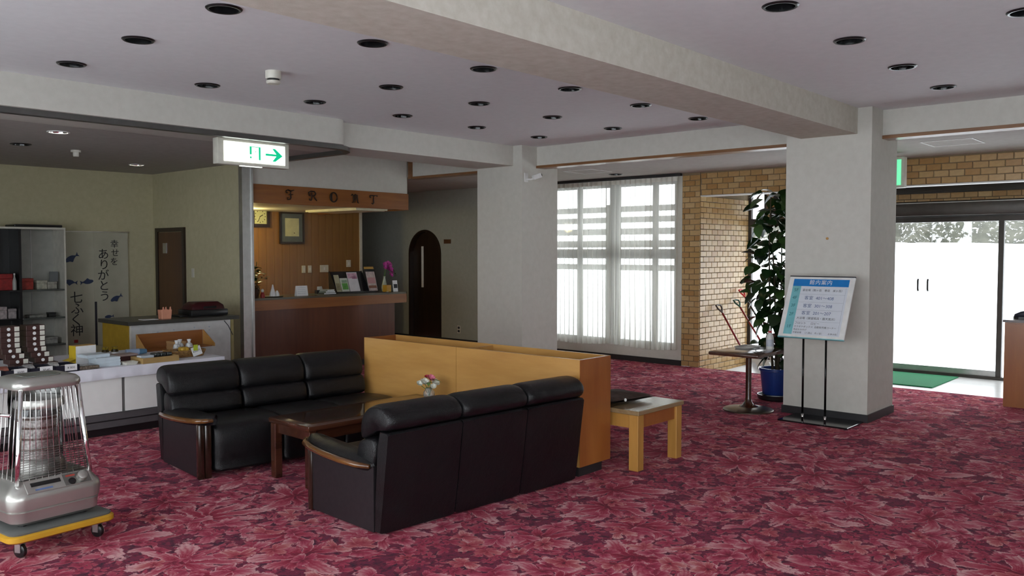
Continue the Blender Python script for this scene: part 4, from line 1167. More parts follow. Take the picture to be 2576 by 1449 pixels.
# kraft tray with dark packets and small carton
t = thing('kraft_tray', 'long shallow kraft tray at the edge of the shop counter', 'tray', (3.635, 7.62, SC), R(2))
M['kraft'] = plain('kraft_card', (0.42, 0.27, 0.10), 0.7)
obj('tray_floor', bx(-0.165, 0.165, -0.11, 0.11, 0, 0.006), M['kraft'], t)
for a in ((-0.165, 0.165, -0.116, -0.1105, 0, 0.05), (-0.165, 0.165, 0.1105, 0.116, 0, 0.05), (-0.171, -0.1655, -0.116, 0.116, 0, 0.05), (0.1655, 0.171, -0.116, 0.116, 0, 0.05)):
    obj('tray_side', bx(*a), M['kraft'], t)
t = thing('small_carton', 'small pale blue carton lying in the kraft tray', 'carton', (3.545, 7.62, SC + 0.0065), R(3))
obj('carton_body', bx(-0.06, 0.06, -0.04, 0.04, 0, 0.055), M['pale_box'], t)
obj('end_label', bx(-0.0612, -0.0602, -0.035, 0.035, 0.004, 0.05), M['paper'], t)
random.seed(77)
for q in range(6):
    t = thing('dark_packet', 'glossy dark wrapped packet heaped in the kraft tray', 'packet', (3.645 + 0.055 * (q % 3), 7.60 + 0.03 * (q // 3) + 0.02 * random.random(), SC + 0.008 + 0.034 * (q // 3)), random.uniform(-0.4, 0.4), 'dark packets in the kraft tray')
    obj('wrap', rbox(-0.026, 0.026, -0.045, 0.045, 0, 0.032, 0.010, 3), plain('dark_wrap', (0.045, 0.05, 0.05), 0.2, 0, 0.5, 40), t, smooth=True)
    obj('seal', bx(-0.020, 0.020, 0.0455, 0.058, 0.014, 0.017), M['alu'], t)
# orange wood display crate
t = thing('display_crate', 'reddish brown wooden display crate standing before the dark-topped counter', 'crate', (4.26, 8.58, SC), R(2))
obj('front_board', bx(-0.36, 0.36, -0.012, 0.0, 0, 0.165), M['frontwood'], t)
for s_ in (-1, 1):
    pts = [(s_ * 0.362, 0.0, 0.0), (s_ * 0.362, 0.0, 0.165), (s_ * 0.375, -0.20, 0.03), (s_ * 0.375, -0.20, 0.0)]
    obj('side_board', loft([[(x, y - 0.013, z) for x, y, z in pts], [(x + s_ * 0.012, y - 0.013, z) for x, y, z in pts]]), M['planter'], t)
obj('base_board', bx(-0.36, 0.36, -0.20, -0.0135, 0.0, 0.012), M['frontwood'], t)
# basket of yellow bags, price card, white bags, tan boxes
t = thing('basket', 'shallow woven basket on the shop counter end', 'basket', (4.0, 7.78, SC))
M['basket'] = plain('rattan', (0.30, 0.16, 0.05), 0.6, 0, 0.4, 60)
obj('basket_floor', loft([rrect(0.15, 0.10, 0.04, 0.0), rrect(0.15, 0.10, 0.04, 0.006)]), M['basket'], t)
for q in range(5):
    z = 0.012 + q * 0.012
    ring = rrect(0.155 + 0.004 * q, 0.105 + 0.004 * q, 0.045, z)
    obj('weave', tube(ring + [ring[0]], 0.0062, 6), M['basket'], t, smooth='all')
M['yellow_wrap'] = plain('yellow_wrap', (0.50, 0.30, 0.04), 0.3, 0, 0.5, 35)
for q, (dx, dy, rz) in enumerate(((-0.09, 0.0, 0.3), (0.0, 0.03, -0.3), (0.085, -0.01, 0.15), (-0.03, -0.045, 0.0))):
    t = thing('yellow_bag', 'yellow wrapped snack bag in the woven basket', 'bag', (4.0 + dx, 7.78 + dy, SC + (0.0075 if q < 3 else 0.052)), rz, 'yellow snack bags in the basket')
    obj('wrap', rbox(-0.04, 0.04, -0.04, 0.04, 0, 0.043, 0.014, 3), M['yellow_wrap'], t, smooth=True)
    obj('crimp', bx(-0.035, 0.035, 0.0405, 0.052, 0.018, 0.022), M['yellow_wrap'], t)
t = thing('price_card', 'tilted white price card with yellow tab propped at the basket', 'card', (4.065, 7.64, SC + 0.001), R(5))
pc = obj('card', bx(-0.05, 0.05, -0.002, 0.0, 0, 0.085), M['paper'], t, rot=(R(-12), R(-14), 0), loc=(0, 0, 0.014))
text('lettering', '¥500円', 0.026, M['ink'], pc, (0, -0.0026, 0.042), FACE_NEG_Y)
obj('tab', bx(-0.045, 0.0, 0.001, 0.003, 0.06, 0.115), plain('lime_tab', (0.45, 0.55, 0.03), 0.5), t, loc=(0, 0.002, 0))
random.seed(8)
for q, (x, y) in enumerate(((4.19, 8.05), (4.12, 8.10), (4.05, 8.03))):
    t = thing('clear_bag', 'crinkled clear white bag behind the woven basket', 'bag', (x, y, SC), random.uniform(0, 3), 'clear bags behind the basket')
    obj('bag', lathe([(0.0, 0.0), (0.034, 0.004), (0.040, 0.045), (0.030, 0.085), (0.012, 0.10)], 9), plain('clear_plastic', (0.55, 0.56, 0.55), 0.15, 0, 0.4, 50), t)
    obj('tie', lathe([(0.011, 0.098), (0.018, 0.118), (0.022, 0.13)], 9), M['paper'], t)
for q in range(2):
    t = thing('tan_box', 'tan flat gift box, ' + ('lower' if q == 0 else 'upper') + ' of the pair at the end of the shop counter', 'box', (4.155, 8.245, SC + 0.0502 * q), R(4), 'tan gift boxes')
    obj('box_base', bx(-0.06, 0.06, -0.08, 0.08, 0, 0.030), plain('tan_card', (0.36, 0.20, 0.09), 0.6), t)
    obj('box_lid', bx(-0.062, 0.062, -0.082, 0.082, 0.0303, 0.0498), plain('tan_lid', (0.42, 0.24, 0.10), 0.6), t)

# dark-topped counter behind
t = thing('cash_counter', 'waist-high counter with dark top, white front and mustard side in the shop', 'counter', (4.02, 8.98, 0))
obj('top', bx(-0.03, 1.26, -0.03, 0.72, 0.822, 0.862), plain('dark_green_grey_top', (0.045, 0.045, 0.038), 0.35), t)
obj('front_panel', bx(0.0, 1.16, 0.0, 0.02, 0.0, 0.8215), plain('white_front', (0.56, 0.56, 0.55), 0.6), t)
obj('side_panel', bx(0.0, 0.02, 0.0205, 0.68, 0.0, 0.8215), plain('mustard_panel', (0.40, 0.25, 0.02), 0.6), t)
obj('corner_strip', bx(-0.002, 0.012, -0.003, -0.0005, 0.0, 0.821), M['cream'], t)
obj('corner_post', bx(1.165, 1.20, -0.002, 0.033, 0.0, 0.8215), plain('khaki_post', (0.32, 0.27, 0.11), 0.5), t)
obj('rear_post', bx(1.165, 1.20, 0.64, 0.68, 0.0, 0.8215), M['cream'], t)
obj('end_panel', bx(1.17, 1.19, 0.036, 0.638, 0.0, 0.8215), plain('white_end', (0.5, 0.5, 0.47), 0.6), t)
random.seed(14)
for x, z in ((0.30, 0.73), (0.48, 0.745), (0.72, 0.755), (0.90, 0.755), (0.22, 0.69), (0.38, 0.70), (0.50, 0.70), (0.62, 0.705), (0.75, 0.71), (0.90, 0.715)):
    pts = smooth_closed([(x + 0.014 * math.cos(a) * random.uniform(0.5, 1.2), z + 0.012 * math.sin(a) * random.uniform(0.5, 1.2)) for a in (0, 1.05, 2.1, 3.14, 4.2, 5.2)], 2)
    obj('ink_mark', loft([[(px_, -0.0006, pz_) for px_, pz_ in pts], [(px_, -0.0002, pz_) for px_, pz_ in pts]]), M['greyline'] if random.random() < 0.5 else M['ink'], t)
tag(obj('cable', tube([(5.10, 8.975, 0.81), (5.15, 8.972, 0.75), (5.18, 8.974, 0.69), (5.205, 8.973, 0.64)], 0.004, 6), M['ink'], smooth='all'), 'thin dark cable hanging across the white counter front', 'cable')
t = thing('pen_cup', 'salmon pink paper cup holder on the dark-topped counter', 'holder', (4.47, 9.12, 0.8622))
M['salmon'] = plain('salmon_paper', (0.70, 0.30, 0.19), 0.6)
obj('cup', loft([rrect(0.055, 0.045, 0.012, 0.0), rrect(0.062, 0.05, 0.012, 0.10), rrect(0.058, 0.046, 0.012, 0.10), rrect(0.05, 0.04, 0.012, 0.006)]), M['salmon'], t)
for x in (-0.05, -0.02, 0.03): obj('tab', loft([[(x, -0.046, 0.10), (x + 0.022, -0.046, 0.10), (x + 0.016, -0.046, 0.135), (x + 0.004, -0.046, 0.13)], [(x, -0.043, 0.10), (x + 0.022, -0.043, 0.10), (x + 0.016, -0.043, 0.135), (x + 0.004, -0.043, 0.13)]]), M['salmon'], t)
tag(obj('paper_sheet', rbox(4.20, 4.37, 9.06, 9.18, 0.8622, 0.868, 0.002, 1), M['paper']), 'loose white papers beside the salmon pink cup', 'paper')
t = thing('stamp_machine', 'black and dark red desktop machine on the dark-topped counter', 'machine', (5.02, 9.30, 0.8622))
obj('machine_base', rbox(-0.23, 0.23, -0.16, 0.16, 0.0, 0.075, 0.015, 2), M['black'], t, smooth=True)
obj('machine_top', loft([rrect(0.21, 0.14, 0.04, 0.0755), rrect(0.20, 0.13, 0.04, 0.12), rrect(0.15, 0.10, 0.04, 0.16)]), plain('dark_red_case', (0.045, 0.006, 0.008), 0.3), t, smooth=True)
obj('display', bx(-0.07, 0.09, -0.1285, -0.1275, 0.085, 0.112), M['black_gloss'], t, loc=(0, -0.011, 0)) 
obj('foot_bar', rbox(-0.34, -0.232, -0.10, 0.10, 0.0, 0.02, 0.004, 1), M['black'], t)

# tall display shelf with goods
t = thing('display_shelf', 'tall pale display shelf against the shop back wall', 'shelf', (3.25, 11.45, 0))
obj('back_board', bx(0.0, 1.08, 0.37, 0.388, 0.0, 1.88), plain('shelf_back', (0.40, 0.40, 0.36), 0.5), t)
obj('side_board', bx(0.0, 0.02, 0.0, 0.369, 0.0, 1.88), M['black'], t)
obj('side_board', bx(1.06, 1.08, 0.0, 0.369, 0.0, 1.88), M['cream'], t)
obj('divider', bx(0.54, 0.57, 0.02, 0.369, 0.0, 1.88), M['black'], t)
obj('top_board', bx(0.0, 1.08, 0.0, 0.388, 1.8803, 1.905), M['cream'], t)
for z in (1.13, 0.78, 0.44):
    obj('shelf_board', bx(0.0203, 0.5397, 0.01, 0.3687, z - 0.02, z), M['black'], t)
    obj('shelf_board', bx(0.5703, 1.0597, 0.01, 0.3687, z - 0.02, z), plain('glass_shelf', (0.10, 0.11, 0.10), 0.15), t)
obj('bottom_board', bx(0.0203, 1.0597, 0.01, 0.3687, 0.03, 0.06), M['black'], t)
obj('shelf_panel', bx(0.0203, 0.5397, 0.352, 0.3687, 0.0605, 1.879), M['black'], t)
obj('pillar_strip', bx(0.79, 0.80, 0.355, 0.3695, 0.0605, 1.879), M['alu'], t)
tag(obj('flat_tray', rbox(3.75, 4.31, 11.48, 11.80, 1.9055, 1.94, 0.012, 2), M['black']), 'flat black tray lying on top of the display shelf', 'tray')
goods = [  # x, z, w, h, d, colour, label, cat
    (3.66, 1.13, 0.16, 0.20, 0.16, (0.32, 0.02, 0.02), 'red patterned box on the upper shelf', 'box'),
    (3.90, 1.13, 0.15, 0.14, 0.15, (0.30, 0.03, 0.02), 'rounded red box on the upper shelf beside the pale cartons', 'box'),
    (4.08, 1.13, 0.12, 0.11, 0.12, (0.42, 0.41, 0.33), 'pale carton on the upper shelf, nearer the red boxes', 'carton'),
    (4.20, 1.13, 0.11, 0.09, 0.12, (0.36, 0.35, 0.30), 'pale carton on the upper shelf, nearer the shelf side', 'carton'),
    (3.605, 0.78, 0.13, 0.15, 0.14, (0.48, 0.42, 0.42), 'whitish box on the middle shelf, behind the stacks', 'box'),
    (3.735, 0.78, 0.09, 0.12, 0.12, (0.45, 0.40, 0.40), 'narrow whitish box on the middle shelf at the divider', 'box'),
    (4.02, 0.78, 0.20, 0.03, 0.16, (0.30, 0.30, 0.27), 'flat grey dish box on the middle shelf', 'box'),
    (4.20, 0.78, 0.08, 0.05, 0.10, (0.03, 0.03, 0.03), 'small black case on the middle shelf', 'case'),
    (4.12, 0.44, 0.24, 0.08, 0.18, (0.32, 0.32, 0.30), 'wide pale grey box on the lower shelf', 'box'),
    (3.66, 0.44, 0.10, 0.12, 0.12, (0.22, 0.22, 0.22), 'small grey box on the lower shelf', 'box')]
for x, z, w_, h_, d_, c_, lab, cat in goods:
    t = thing('goods_box' if cat != 'case' else 'goods_case', lab, cat, (x, 11.62, z + 0.0005), group='goods on the display shelf')
    m_ = plain('goods_card', c_, 0.45, 0, 0.35, 25)
    obj('box_base', rbox(-w_ / 2, w_ / 2, -d_ / 2, d_ / 2, 0, h_ * 0.7, 0.004, 1), m_, t)
    obj('box_lid', rbox(-w_ / 2 - 0.002, w_ / 2 + 0.002, -d_ / 2 - 0.002, d_ / 2 + 0.002, h_ * 0.7 + 0.0005, h_, 0.004, 1), m_, t)
for x, z, lab in ((3.755, 1.13, 'slim white bottle on the upper shelf before the red boxes'), (4.17, 0.061, 'small pale bottle at the bottom of the shelf'), (3.87, 0.061, 'dim bottle at the bottom of the shelf by the divider')):
    t = thing('bottle', lab, 'bottle', (x, 11.53, z + 0.0008), group='bottles on the display shelf')
    obj('bottle_body', lathe([(0, 0), (0.022, 0), (0.024, 0.01), (0.024, 0.11), (0.009, 0.16), (0.009, 0.185)], 16), plain('pale_bottle', (0.45, 0.45, 0.42), 0.3), t, smooth=True)
    obj('cap', lathe([(0.011, 0.185), (0.011, 0.205), (0, 0.207)], 12), M['white'], t, smooth=True)
t = thing('picture_stand', 'tilted grey picture stand on the upper shelf beside the shelf side', 'stand', (4.225, 11.58, 1.222))
obj('panel', rbox(-0.05, 0.05, -0.004, 0.004, 0, 0.13, 0.003, 1), plain('grey_panel', (0.14, 0.15, 0.15), 0.4), t, rot=(R(-14), 0, R(-25)))
obj('prop', rbox(-0.01, 0.01, 0.03, 0.05, 0, 0.06, 0.002, 1), M['black'], t)

# hanging cloth with brush writing
t = thing('wall_hanging', 'pale split cloth with brush writing and blue fish hung on the shop wall', 'wall hanging', (4.81, 11.82, 0))
k = Nodes('pale_cloth')
f_ = k.noise(k.coord('Object', (1, 1, 1)), 3, 3)
k.base(k.ramp(f_, [(0.3, (0.42, 0.41, 0.32)), (0.7, (0.52, 0.51, 0.41))]), 0.35, 0, 0.4, 0.15)
for (a, b, ph) in ((-0.47, 0.012, 0.0), (0.045, 0.47, 1.3)):
    bm = grid(16, 14, lambda u, v: (a + (b - a) * u + (0.018 * (v - 1) * (1 if a < 0 else -1) * 0), 0.006 * math.sin(9 * u + ph) * (1 - v) - 0.004, 0.34 + 1.52 * v))
    r_ = bmesh.ops.extrude_face_region(bm, geom=list(bm.faces))
    for e in r_['geom']:
        if isinstance(e, bmesh.types.BMVert): e.co.y += 0.003
    obj('cloth', bm, k.m, t, smooth=True)
obj('upper_strip', bx(0.008, 0.049, -0.006, 0.0, 0.93, 1.86), k.m, t)
obj('slit_shade_strip', bx(0.010, 0.047, 0.004, 0.010, 0.34, 0.93), M['ink'], t)  # dark strip put in as the shade of the slit between the halves
obj('hanging_rod', tube([(-0.49, -0.002, 1.868), (0.49, -0.002, 1.868)], 0.010, 8), M['cream'], t, smooth='all')
BR = plain('brush_ink', (0.02, 0.02, 0.025), 0.7); BL = plain('indigo_print', (0.04, 0.06, 0.13), 0.7)
def vert(chars, size, x, z, step, mat=BR):
    for i, ch in enumerate(chars):
        obj('brush_character', text_mesh(ch, size, extrude=0.0005), mat, t, (x + 0.008 * math.sin(i * 2.1), -0.0125, z - i * step), FACE_NEG_Y)
vert('幸せを', 0.115, 0.285, 1.70, 0.120)
vert('ありがとう', 0.155, 0.135, 1.56, 0.142)
vert('七ふく神', 0.17, -0.225, 0.985, 0.145)
obj('red_seal', bx(-0.265, -0.215, -0.0125, -0.0115, 0.395, 0.435), M['petal_r'], t)
def fish(x, z, s_, ang):
    pts = smooth_closed([(-1, 0.15), (-0.4, 0.38), (0.2, 0.3), (0.6, 0.05), (1.0, 0.35), (0.9, 0.0), (1.0, -0.35), (0.6, -0.08), (0.1, -0.32), (-0.2, -0.55), (-0.5, -0.28), (-0.95, -0.15)], 2)
    ca, sa = math.cos(ang), math.sin(ang)
    q = [(x + s_ * (u * ca - v * sa), z + s_ * (u * sa + v * ca)) for u, v in pts]
    obj('fish_print', loft([[(u, -0.0125, v) for u, v in q], [(u, -0.0115, v) for u, v in q]]), BL, t)
fish(-0.27, 1.52, 0.095, 0.55); fish(-0.29, 1.20, 0.085, -0.1); fish(-0.09, 1.20, 0.085, PI + 0.15); fish(0.30, 0.97, 0.085, 0.5); fish(0.20, 0.72, 0.06, 0.1)

# ================================================================== FRONT DESK
t = thing('front_desk', 'wooden front desk with orange top edge and dark red-brown face', 'desk', (0, 0, 0))
top_poly = [(5.803, 9.555), (8.37, 9.555), (8.45, 9.635), (8.45, 10.18), (5.803, 10.18)]
obj('desk_top', prism(top_poly, 0.985, 1.012), plain('desk_top_laminate', (0.10, 0.085, 0.06), 0.25), t)
obj('desk_edge', prism([(x, y) for x, y in top_poly], 0.855, 0.9845), M['frontwood'], t)
obj('front_panel', bx(5.803, 8.18, 9.60, 9.62, 0.08, 0.8545), M['counterface'], t)
obj('carcass', bx(5.803, 8.16, 9.6205, 10.10, 0.0, 0.8545), M['counterface'], t)
obj('kick_board', bx(5.803, 8.17, 9.607, 9.62, 0.0, 0.079), M['baseboard'], t)
obj('foot_post', tube([(8.30, 9.90, 0.0), (8.30, 9.90, 0.8545)], 0.012, 8), M['alu'], t, smooth='all')

# FRONT lettering on the board: each ornate letter a carved piece
M['letter'] = plain('dark_letter', (0.022, 0.010, 0.007), 0.5)
L = {
    'F': [[(0.05, 0.72), (0.12, 0.92), (0.32, 0.98), (0.6, 0.86), (0.98, 1.0)], [(0.62, 0.88), (0.56, 0.55), (0.62, 0.22), (0.5, 0.02), (0.25, 0.0), (0.22, 0.16), (0.36, 0.2)], [(0.36, 0.5), (0.85, 0.54)], [(0.06, 0.72), (0.2, 0.66), (0.22, 0.8)]],
    'R': [[(0.36, 0.02), (0.42, 0.5), (0.40, 0.9)], [(0.08, 0.55), (0.06, 0.85), (0.35, 1.0), (0.72, 0.98), (0.88, 0.78), (0.70, 0.55), (0.45, 0.5)], [(0.6, 0.52), (0.78, 0.25), (1.0, 0.0)], [(0.08, 0.55), (0.2, 0.5), (0.22, 0.64)], [(0.36, 0.02), (0.16, 0.06), (0.14, 0.22)]],
    'O': [[(0.5 + 0.42 * math.cos(a * PI / 10), 0.5 + 0.5 * math.sin(a * PI / 10)) for a in range(21)], [(0.32, 0.98), (0.25, 0.5), (0.34, 0.04)]],
    'N': [[(0.02, 0.78), (0.14, 0.96), (0.3, 0.86), (0.34, 0.4), (0.26, 0.02)], [(0.32, 0.66), (0.55, 0.96), (0.76, 0.9), (0.78, 0.4), (0.84, 0.06), (1.0, 0.0)], [(0.55, 0.92), (0.56, 0.5), (0.5, 0.05)], [(0.26, 0.02), (0.1, 0.08)]],
    'T': [[(0.0, 0.74), (0.05, 0.93), (0.3, 0.95), (0.6, 0.93), (1.0, 1.0)], [(0.52, 0.93), (0.50, 0.5), (0.54, 0.14), (0.40, 0.0), (0.25, 0.08)], [(0.0, 0.74), (0.12, 0.70), (0.15, 0.82)], [(1.0, 1.0), (0.97, 0.84)]]}
for ch, x in zip('FRONT', (6.36, 6.71, 7.05, 7.41, 7.735)):
    t = thing('sign_letter', 'dark ornate letter ' + ch + ' on the wooden board over the front desk' + (', first of the word' if ch == 'F' else ', last of the word' if ch == 'T' else ''), 'letter', (x, 9.52, 2.275), group='ornate letters of the front desk sign')
    for i, st in enumerate(L[ch]):
        obj('stroke', tube([((u - 0.5) * 0.135, 0.0, v * 0.125) for u, v in st], [0.0085 if q not in (0, len(st) - 1) else 0.005 for q in range(len(st))], 6, flat=1.0), M['letter'], t, smooth='all')

# booth lights
t = thing('ceiling_light', 'cream fluorescent ceiling light over the front desk, unlit', 'light', (7.95, 10.45, 2.234))
obj('housing', bx(-0.28, 0.30, -0.62, 0.62, -0.028, 0.0), plain('light_housing', (0.72, 0.69, 0.5), 0.5), t)
obj('diffuser', bx(-0.25, 0.27, -0.59, 0.59, -0.035, -0.0285), plain('light_diffuser', (0.74, 0.71, 0.55), 0.4), t)
t = thing('ceiling_light', 'small lit warm lamp on the booth ceiling near the wall clock', 'light', (6.75, 11.25, 2.234))
obj('housing', lathe([(0.10, 0.0), (0.10, -0.015), (0.0, -0.015)], 20), M['white'], t, smooth=True)
obj('bulb', lathe([(0.09, -0.0155), (0.085, -0.045), (0.0, -0.055)], 20), M['lampglow'], t, smooth=True)
lp = bpy.data.lights.new('booth_lamp', 'POINT'); lp.energy = 3.2; lp.color = (1.0, 0.84, 0.36); lp.shadow_soft_size = 0.08
lo = bpy.data.objects.new('booth_lamp', lp); COL.objects.link(lo); lo.parent = t; lo.location = (0, 0, -0.14)

# clock and framed certificate on the booth wall
t = thing('wall_clock', 'square dark-framed wall clock with face tinted as if lamp-lit on the booth wall', 'clock', (7.35, 11.838, 2.15))
for a in ((-0.16, 0.16, 0.115, 0.165), (-0.16, 0.16, -0.165, -0.115), (-0.16, -0.115, -0.1145, 0.1145), (0.115, 0.16, -0.1145, 0.1145)):
    obj('frame_bar', bx(a[0], a[1], -0.045, 0.0, a[2], a[3]), M['archwood'], t)
obj('clock_face', bx(-0.1145, 0.1145, -0.022, -0.004, -0.1145, 0.1145), plain('clock_face', (0.66, 0.66, 0.36), 0.5), t)  # yellow of the warm lamplight is put into the face colour
for h_ in range(12):
    a = h_ * PI / 6
    obj('hour_mark', bx(-0.005, 0.005, -0.0232, -0.0225, 0.082, 0.10), M['letter'], t, rot=(0, a, 0))
for nm, l_, w_, a in (('hour_hand', 0.055, 0.006, R(62)), ('minute_hand', 0.085, 0.004, R(205))):
    obj(nm, bx(-w_, w_, -0.0255, -0.0238, -0.01, l_), M['letter'], t, rot=(0, a, 0))
t = thing('framed_certificate', 'framed certificate with wide grey mount on the booth wall', 'picture', (7.93, 11.838, 1.985))
for a in ((-0.23, 0.23, 0.225, 0.255), (-0.23, 0.23, -0.255, -0.225), (-0.23, -0.205, -0.2245, 0.2245), (0.205, 0.23, -0.2245, 0.2245)):
    obj('frame_bar', bx(a[0], a[1], -0.03, 0.0, a[2], a[3]), M['archwood'], t)
obj('mount', bx(-0.2045, 0.2045, -0.014, -0.006, -0.2245, 0.2245), plain('grey_mount', (0.13, 0.15, 0.15), 0.4), t)
obj('sheet', bx(-0.125, 0.135, -0.0155, -0.0145, -0.135, 0.155), plain('certificate_paper', (0.66, 0.65, 0.40), 0.6), t)
obj('seal', bx(0.04, 0.055, -0.0163, -0.0157, -0.09, -0.075), M['letter'], t)
for x, z, n_, lab in ((8.21, 1.315, 2, 'double cream switch plate pair on the booth wall'), (8.555, 1.32, 1, 'large square cream panel on the booth wall beside the switch pair'), (9.06, 1.40, 1, 'small cream wall phone plate near the end of the booth wall')):
    t = thing('switch_plate', lab, 'switch', (x, 11.838, z), group='switch plates on the booth wall')
    w_ = 0.085 if n_ == 1 else 0.045
    for q in range(n_):
        cx = 0 if n_ == 1 else (-0.06 + 0.12 * q)
        pl = obj('plate', rbox(cx - w_ * (1 if 'large' in lab else 0.8 if n_ == 2 else 0.55), cx + w_ * (1 if 'large' in lab else 0.8 if n_ == 2 else 0.55), -0.012, 0.0, -0.06, 0.06, 0.003, 1), M['cream'], t)
        obj('rocker', bx(cx - 0.015, cx + 0.015, -0.0155, -0.0122, -0.025, 0.025), M['white'], pl)

# things on the desk
DZ = 1.0123
random.seed(31)
t = thing('desk_plant', 'dark green leafy plant in a brown pot at the wall end of the front desk', 'plant', (5.96, 9.78, DZ))
obj('pot', lathe([(0, 0), (0.06, 0), (0.075, 0.10), (0.080, 0.10), (0.080, 0.115), (0.068, 0.115), (0.065, 0.09), (0, 0.09)], 18), plain('brown_pot', (0.06, 0.025, 0.015), 0.4), t, smooth=True)
lmini = [leaf_mesh(0.09, 0.05, 0.2, 0.4), leaf_mesh(0.07, 0.045, 0.2, 0.2)]
for q in range(5):
    a = q * 1.26 + 0.4
    pts = [(0, 0, 0.09), (0.02 * math.cos(a), 0.02 * math.sin(a), 0.2), (0.06 * math.cos(a), 0.06 * math.sin(a), 0.34 + 0.03 * q)]
    obj('stem', tube(pts, [0.006, 0.005, 0.003], 6), M['stem'], t, smooth='all')
for q in range(46):
    a = random.uniform(0, 6.28); z = random.uniform(0.12, 0.42); rr = random.uniform(0.01, 0.085)
    o = bpy.data.objects.new('leaf', random.choice(lmini)); COL.objects.link(o); o.parent = t
    o.location = (rr * math.cos(a), rr * math.sin(a), z); o.rotation_euler = (random.uniform(-.5, .5), random.uniform(-.8, .5), a)
t = thing('branch_vase', 'slim brown vase with thin leafy twigs beside the desk plant', 'vase', (6.13, 9.98, DZ))
obj('vase', lathe([(0, 0), (0.04, 0), (0.055, 0.06), (0.045, 0.13), (0.022, 0.16), (0.026, 0.175)], 18), plain('brown_vase', (0.12, 0.05, 0.02), 0.3), t, smooth=True)
for q, (dx, dz) in enumerate(((0.10, 0.16), (0.17, 0.13), (0.05, 0.2), (0.21, 0.09))):
    obj('twig', tube([(0, 0, 0.15), (dx * 0.4, 0.01, 0.17 + dz * 0.7), (dx, 0.02, 0.17 + dz)], 0.0025, 5), M['stem'], t, smooth='all')
    for w_ in range(5):
        f_ = 0.35 + 0.14 * w_
        o = bpy.data.objects.new('leaf', lmini[1]); COL.objects.link(o); o.parent = t
        o.location = (dx * f_, 0.01, 0.17 + dz * min(1, f_ * 1.05)); o.rotation_euler = (random.uniform(-.5, .5), random.uniform(-.6, .6), random.uniform(0, 6.28)); o.scale = (0.55, 0.55, 0.55)
t = thing('ceramic_figurine', 'white ceramic mountain-shaped figurine on a dark tray on the front desk', 'figurine', (6.22, 9.70, DZ))
obj('tray', lathe([(0, 0), (0.11, 0.0), (0.125, 0.012), (0.118, 0.014), (0.0, 0.006)], 24), M['black'], t, smooth=True)
obj('peak', lathe([(0.045, 0.0075), (0.038, 0.05), (0.018, 0.11), (0.008, 0.16), (0.0, 0.165)], 9), M['paper'], t, loc=(-0.015, 0, 0))
obj('peak', lathe([(0.035, 0.0075), (0.03, 0.04), (0.012, 0.08), (0.0, 0.085)], 8), M['paper'], t, loc=(0.055, 0.01, 0))
t = thing('santa_figurine', 'small red and white figurine beside the desk plant', 'figurine', (6.03, 9.66, DZ))
obj('body', lathe([(0, 0), (0.028, 0), (0.030, 0.03), (0.018, 0.065), (0.010, 0.07)], 14), plain('red_body', (0.32, 0.03, 0.03), 0.5), t, smooth=True)
obj('head', lathe([(0.010, 0.07), (0.020, 0.085), (0.016, 0.105), (0.0, 0.115)], 14), M['paper'], t, smooth=True)
t = thing('notice_card', 'upright white notice card on the front desk', 'card', (6.66, 9.70, DZ))
obj('card', bx(-0.09, 0.09, -0.003, 0.0, 0.0, 0.135), M['paper'], t, rot=(R(-10), 0, 0))
obj('card_back', bx(-0.09, 0.09, 0.0, 0.003, 0.0, 0.134), M['paper'], t, loc=(0, 0.048, 0), rot=(R(10), 0, 0))
for q in range(4): obj('print_line', bx(-0.07, 0.05 + 0.01 * (q % 2), -0.0038, -0.0032, 0.03 + 0.025 * q, 0.034 + 0.025 * q), M['greyline'], t, rot=(R(-10), 0, 0))
t = thing('desk_mat', 'thin grey desk mat under the pamphlet rack', 'mat', (7.30, 9.72, DZ))
obj('mat', rbox(-0.35, 0.75, -0.13, 0.30, 0, 0.004, 0.001, 1), plain('grey_mat', (0.06, 0.065, 0.06), 0.6), t)
for q, (w_, c_) in enumerate(((0.20, (0.04, 0.05, 0.05)), (0.17, (0.15, 0.18, 0.16)), (0.14, (0.30, 0.32, 0.28)))):
    t = thing('booklet', ('dark', 'grey green', 'pale')[q] + ' booklet in the pile beside the pamphlet rack', 'booklet', (7.09, 9.74, DZ + 0.0045 + q * 0.0222), 0.1 * q, 'booklets on the front desk')
    obj('cover', bx(-w_ / 2, w_ / 2, -0.07, 0.07, 0.0, 0.022), plain('booklet_cover', c_, 0.5), t)
    obj('pages', bx(-w_ / 2 - 0.001, w_ / 2 - 0.004, -0.0712, -0.0702, 0.004, 0.018), M['paper'], t)
random.seed(2)
t = thing('card_holder', 'small clutter of pale cards in a low holder beside the pamphlet rack', 'holder', (7.11, 9.93, DZ + 0.0045))
obj('holder', bx(-0.07, 0.07, -0.03, 0.03, 0, 0.05), M['ink'], t)
for q in range(4): obj('card', bx(-0.025, 0.025, -0.001, 0.001, 0.0505, 0.10), M['cream'], t, loc=(-0.045 + 0.03 * q, -0.02 + 0.012 * q, 0), rot=(R(-10), R(random.uniform(-12, 12)), 0))
t = thing('pamphlet_rack', 'black slanted pamphlet rack on the front desk', 'rack', (7.63, 9.74, DZ + 0.0045))
obj('back_board', bx(-0.36, 0.20, -0.006, 0.006, 0.0, 0.315), M['black'], t, loc=(0, 0.09, 0.004), rot=(R(-20), 0, 0))
obj('ledge', bx(-0.36, 0.20, 0.0, 0.07, 0.0, 0.02), M['black'], t)
for s_ in (-0.366, 0.2005): obj('side', loft([[(s_, 0.0, 0.0), (s_, 0.19, 0.0), (s_, 0.21, 0.30), (s_, 0.19, 0.31)], [(s_ + 0.006, 0.0, 0.0), (s_ + 0.006, 0.19, 0.0), (s_ + 0.006, 0.21, 0.30), (s_ + 0.006, 0.19, 0.31)]]), M['black'], t)
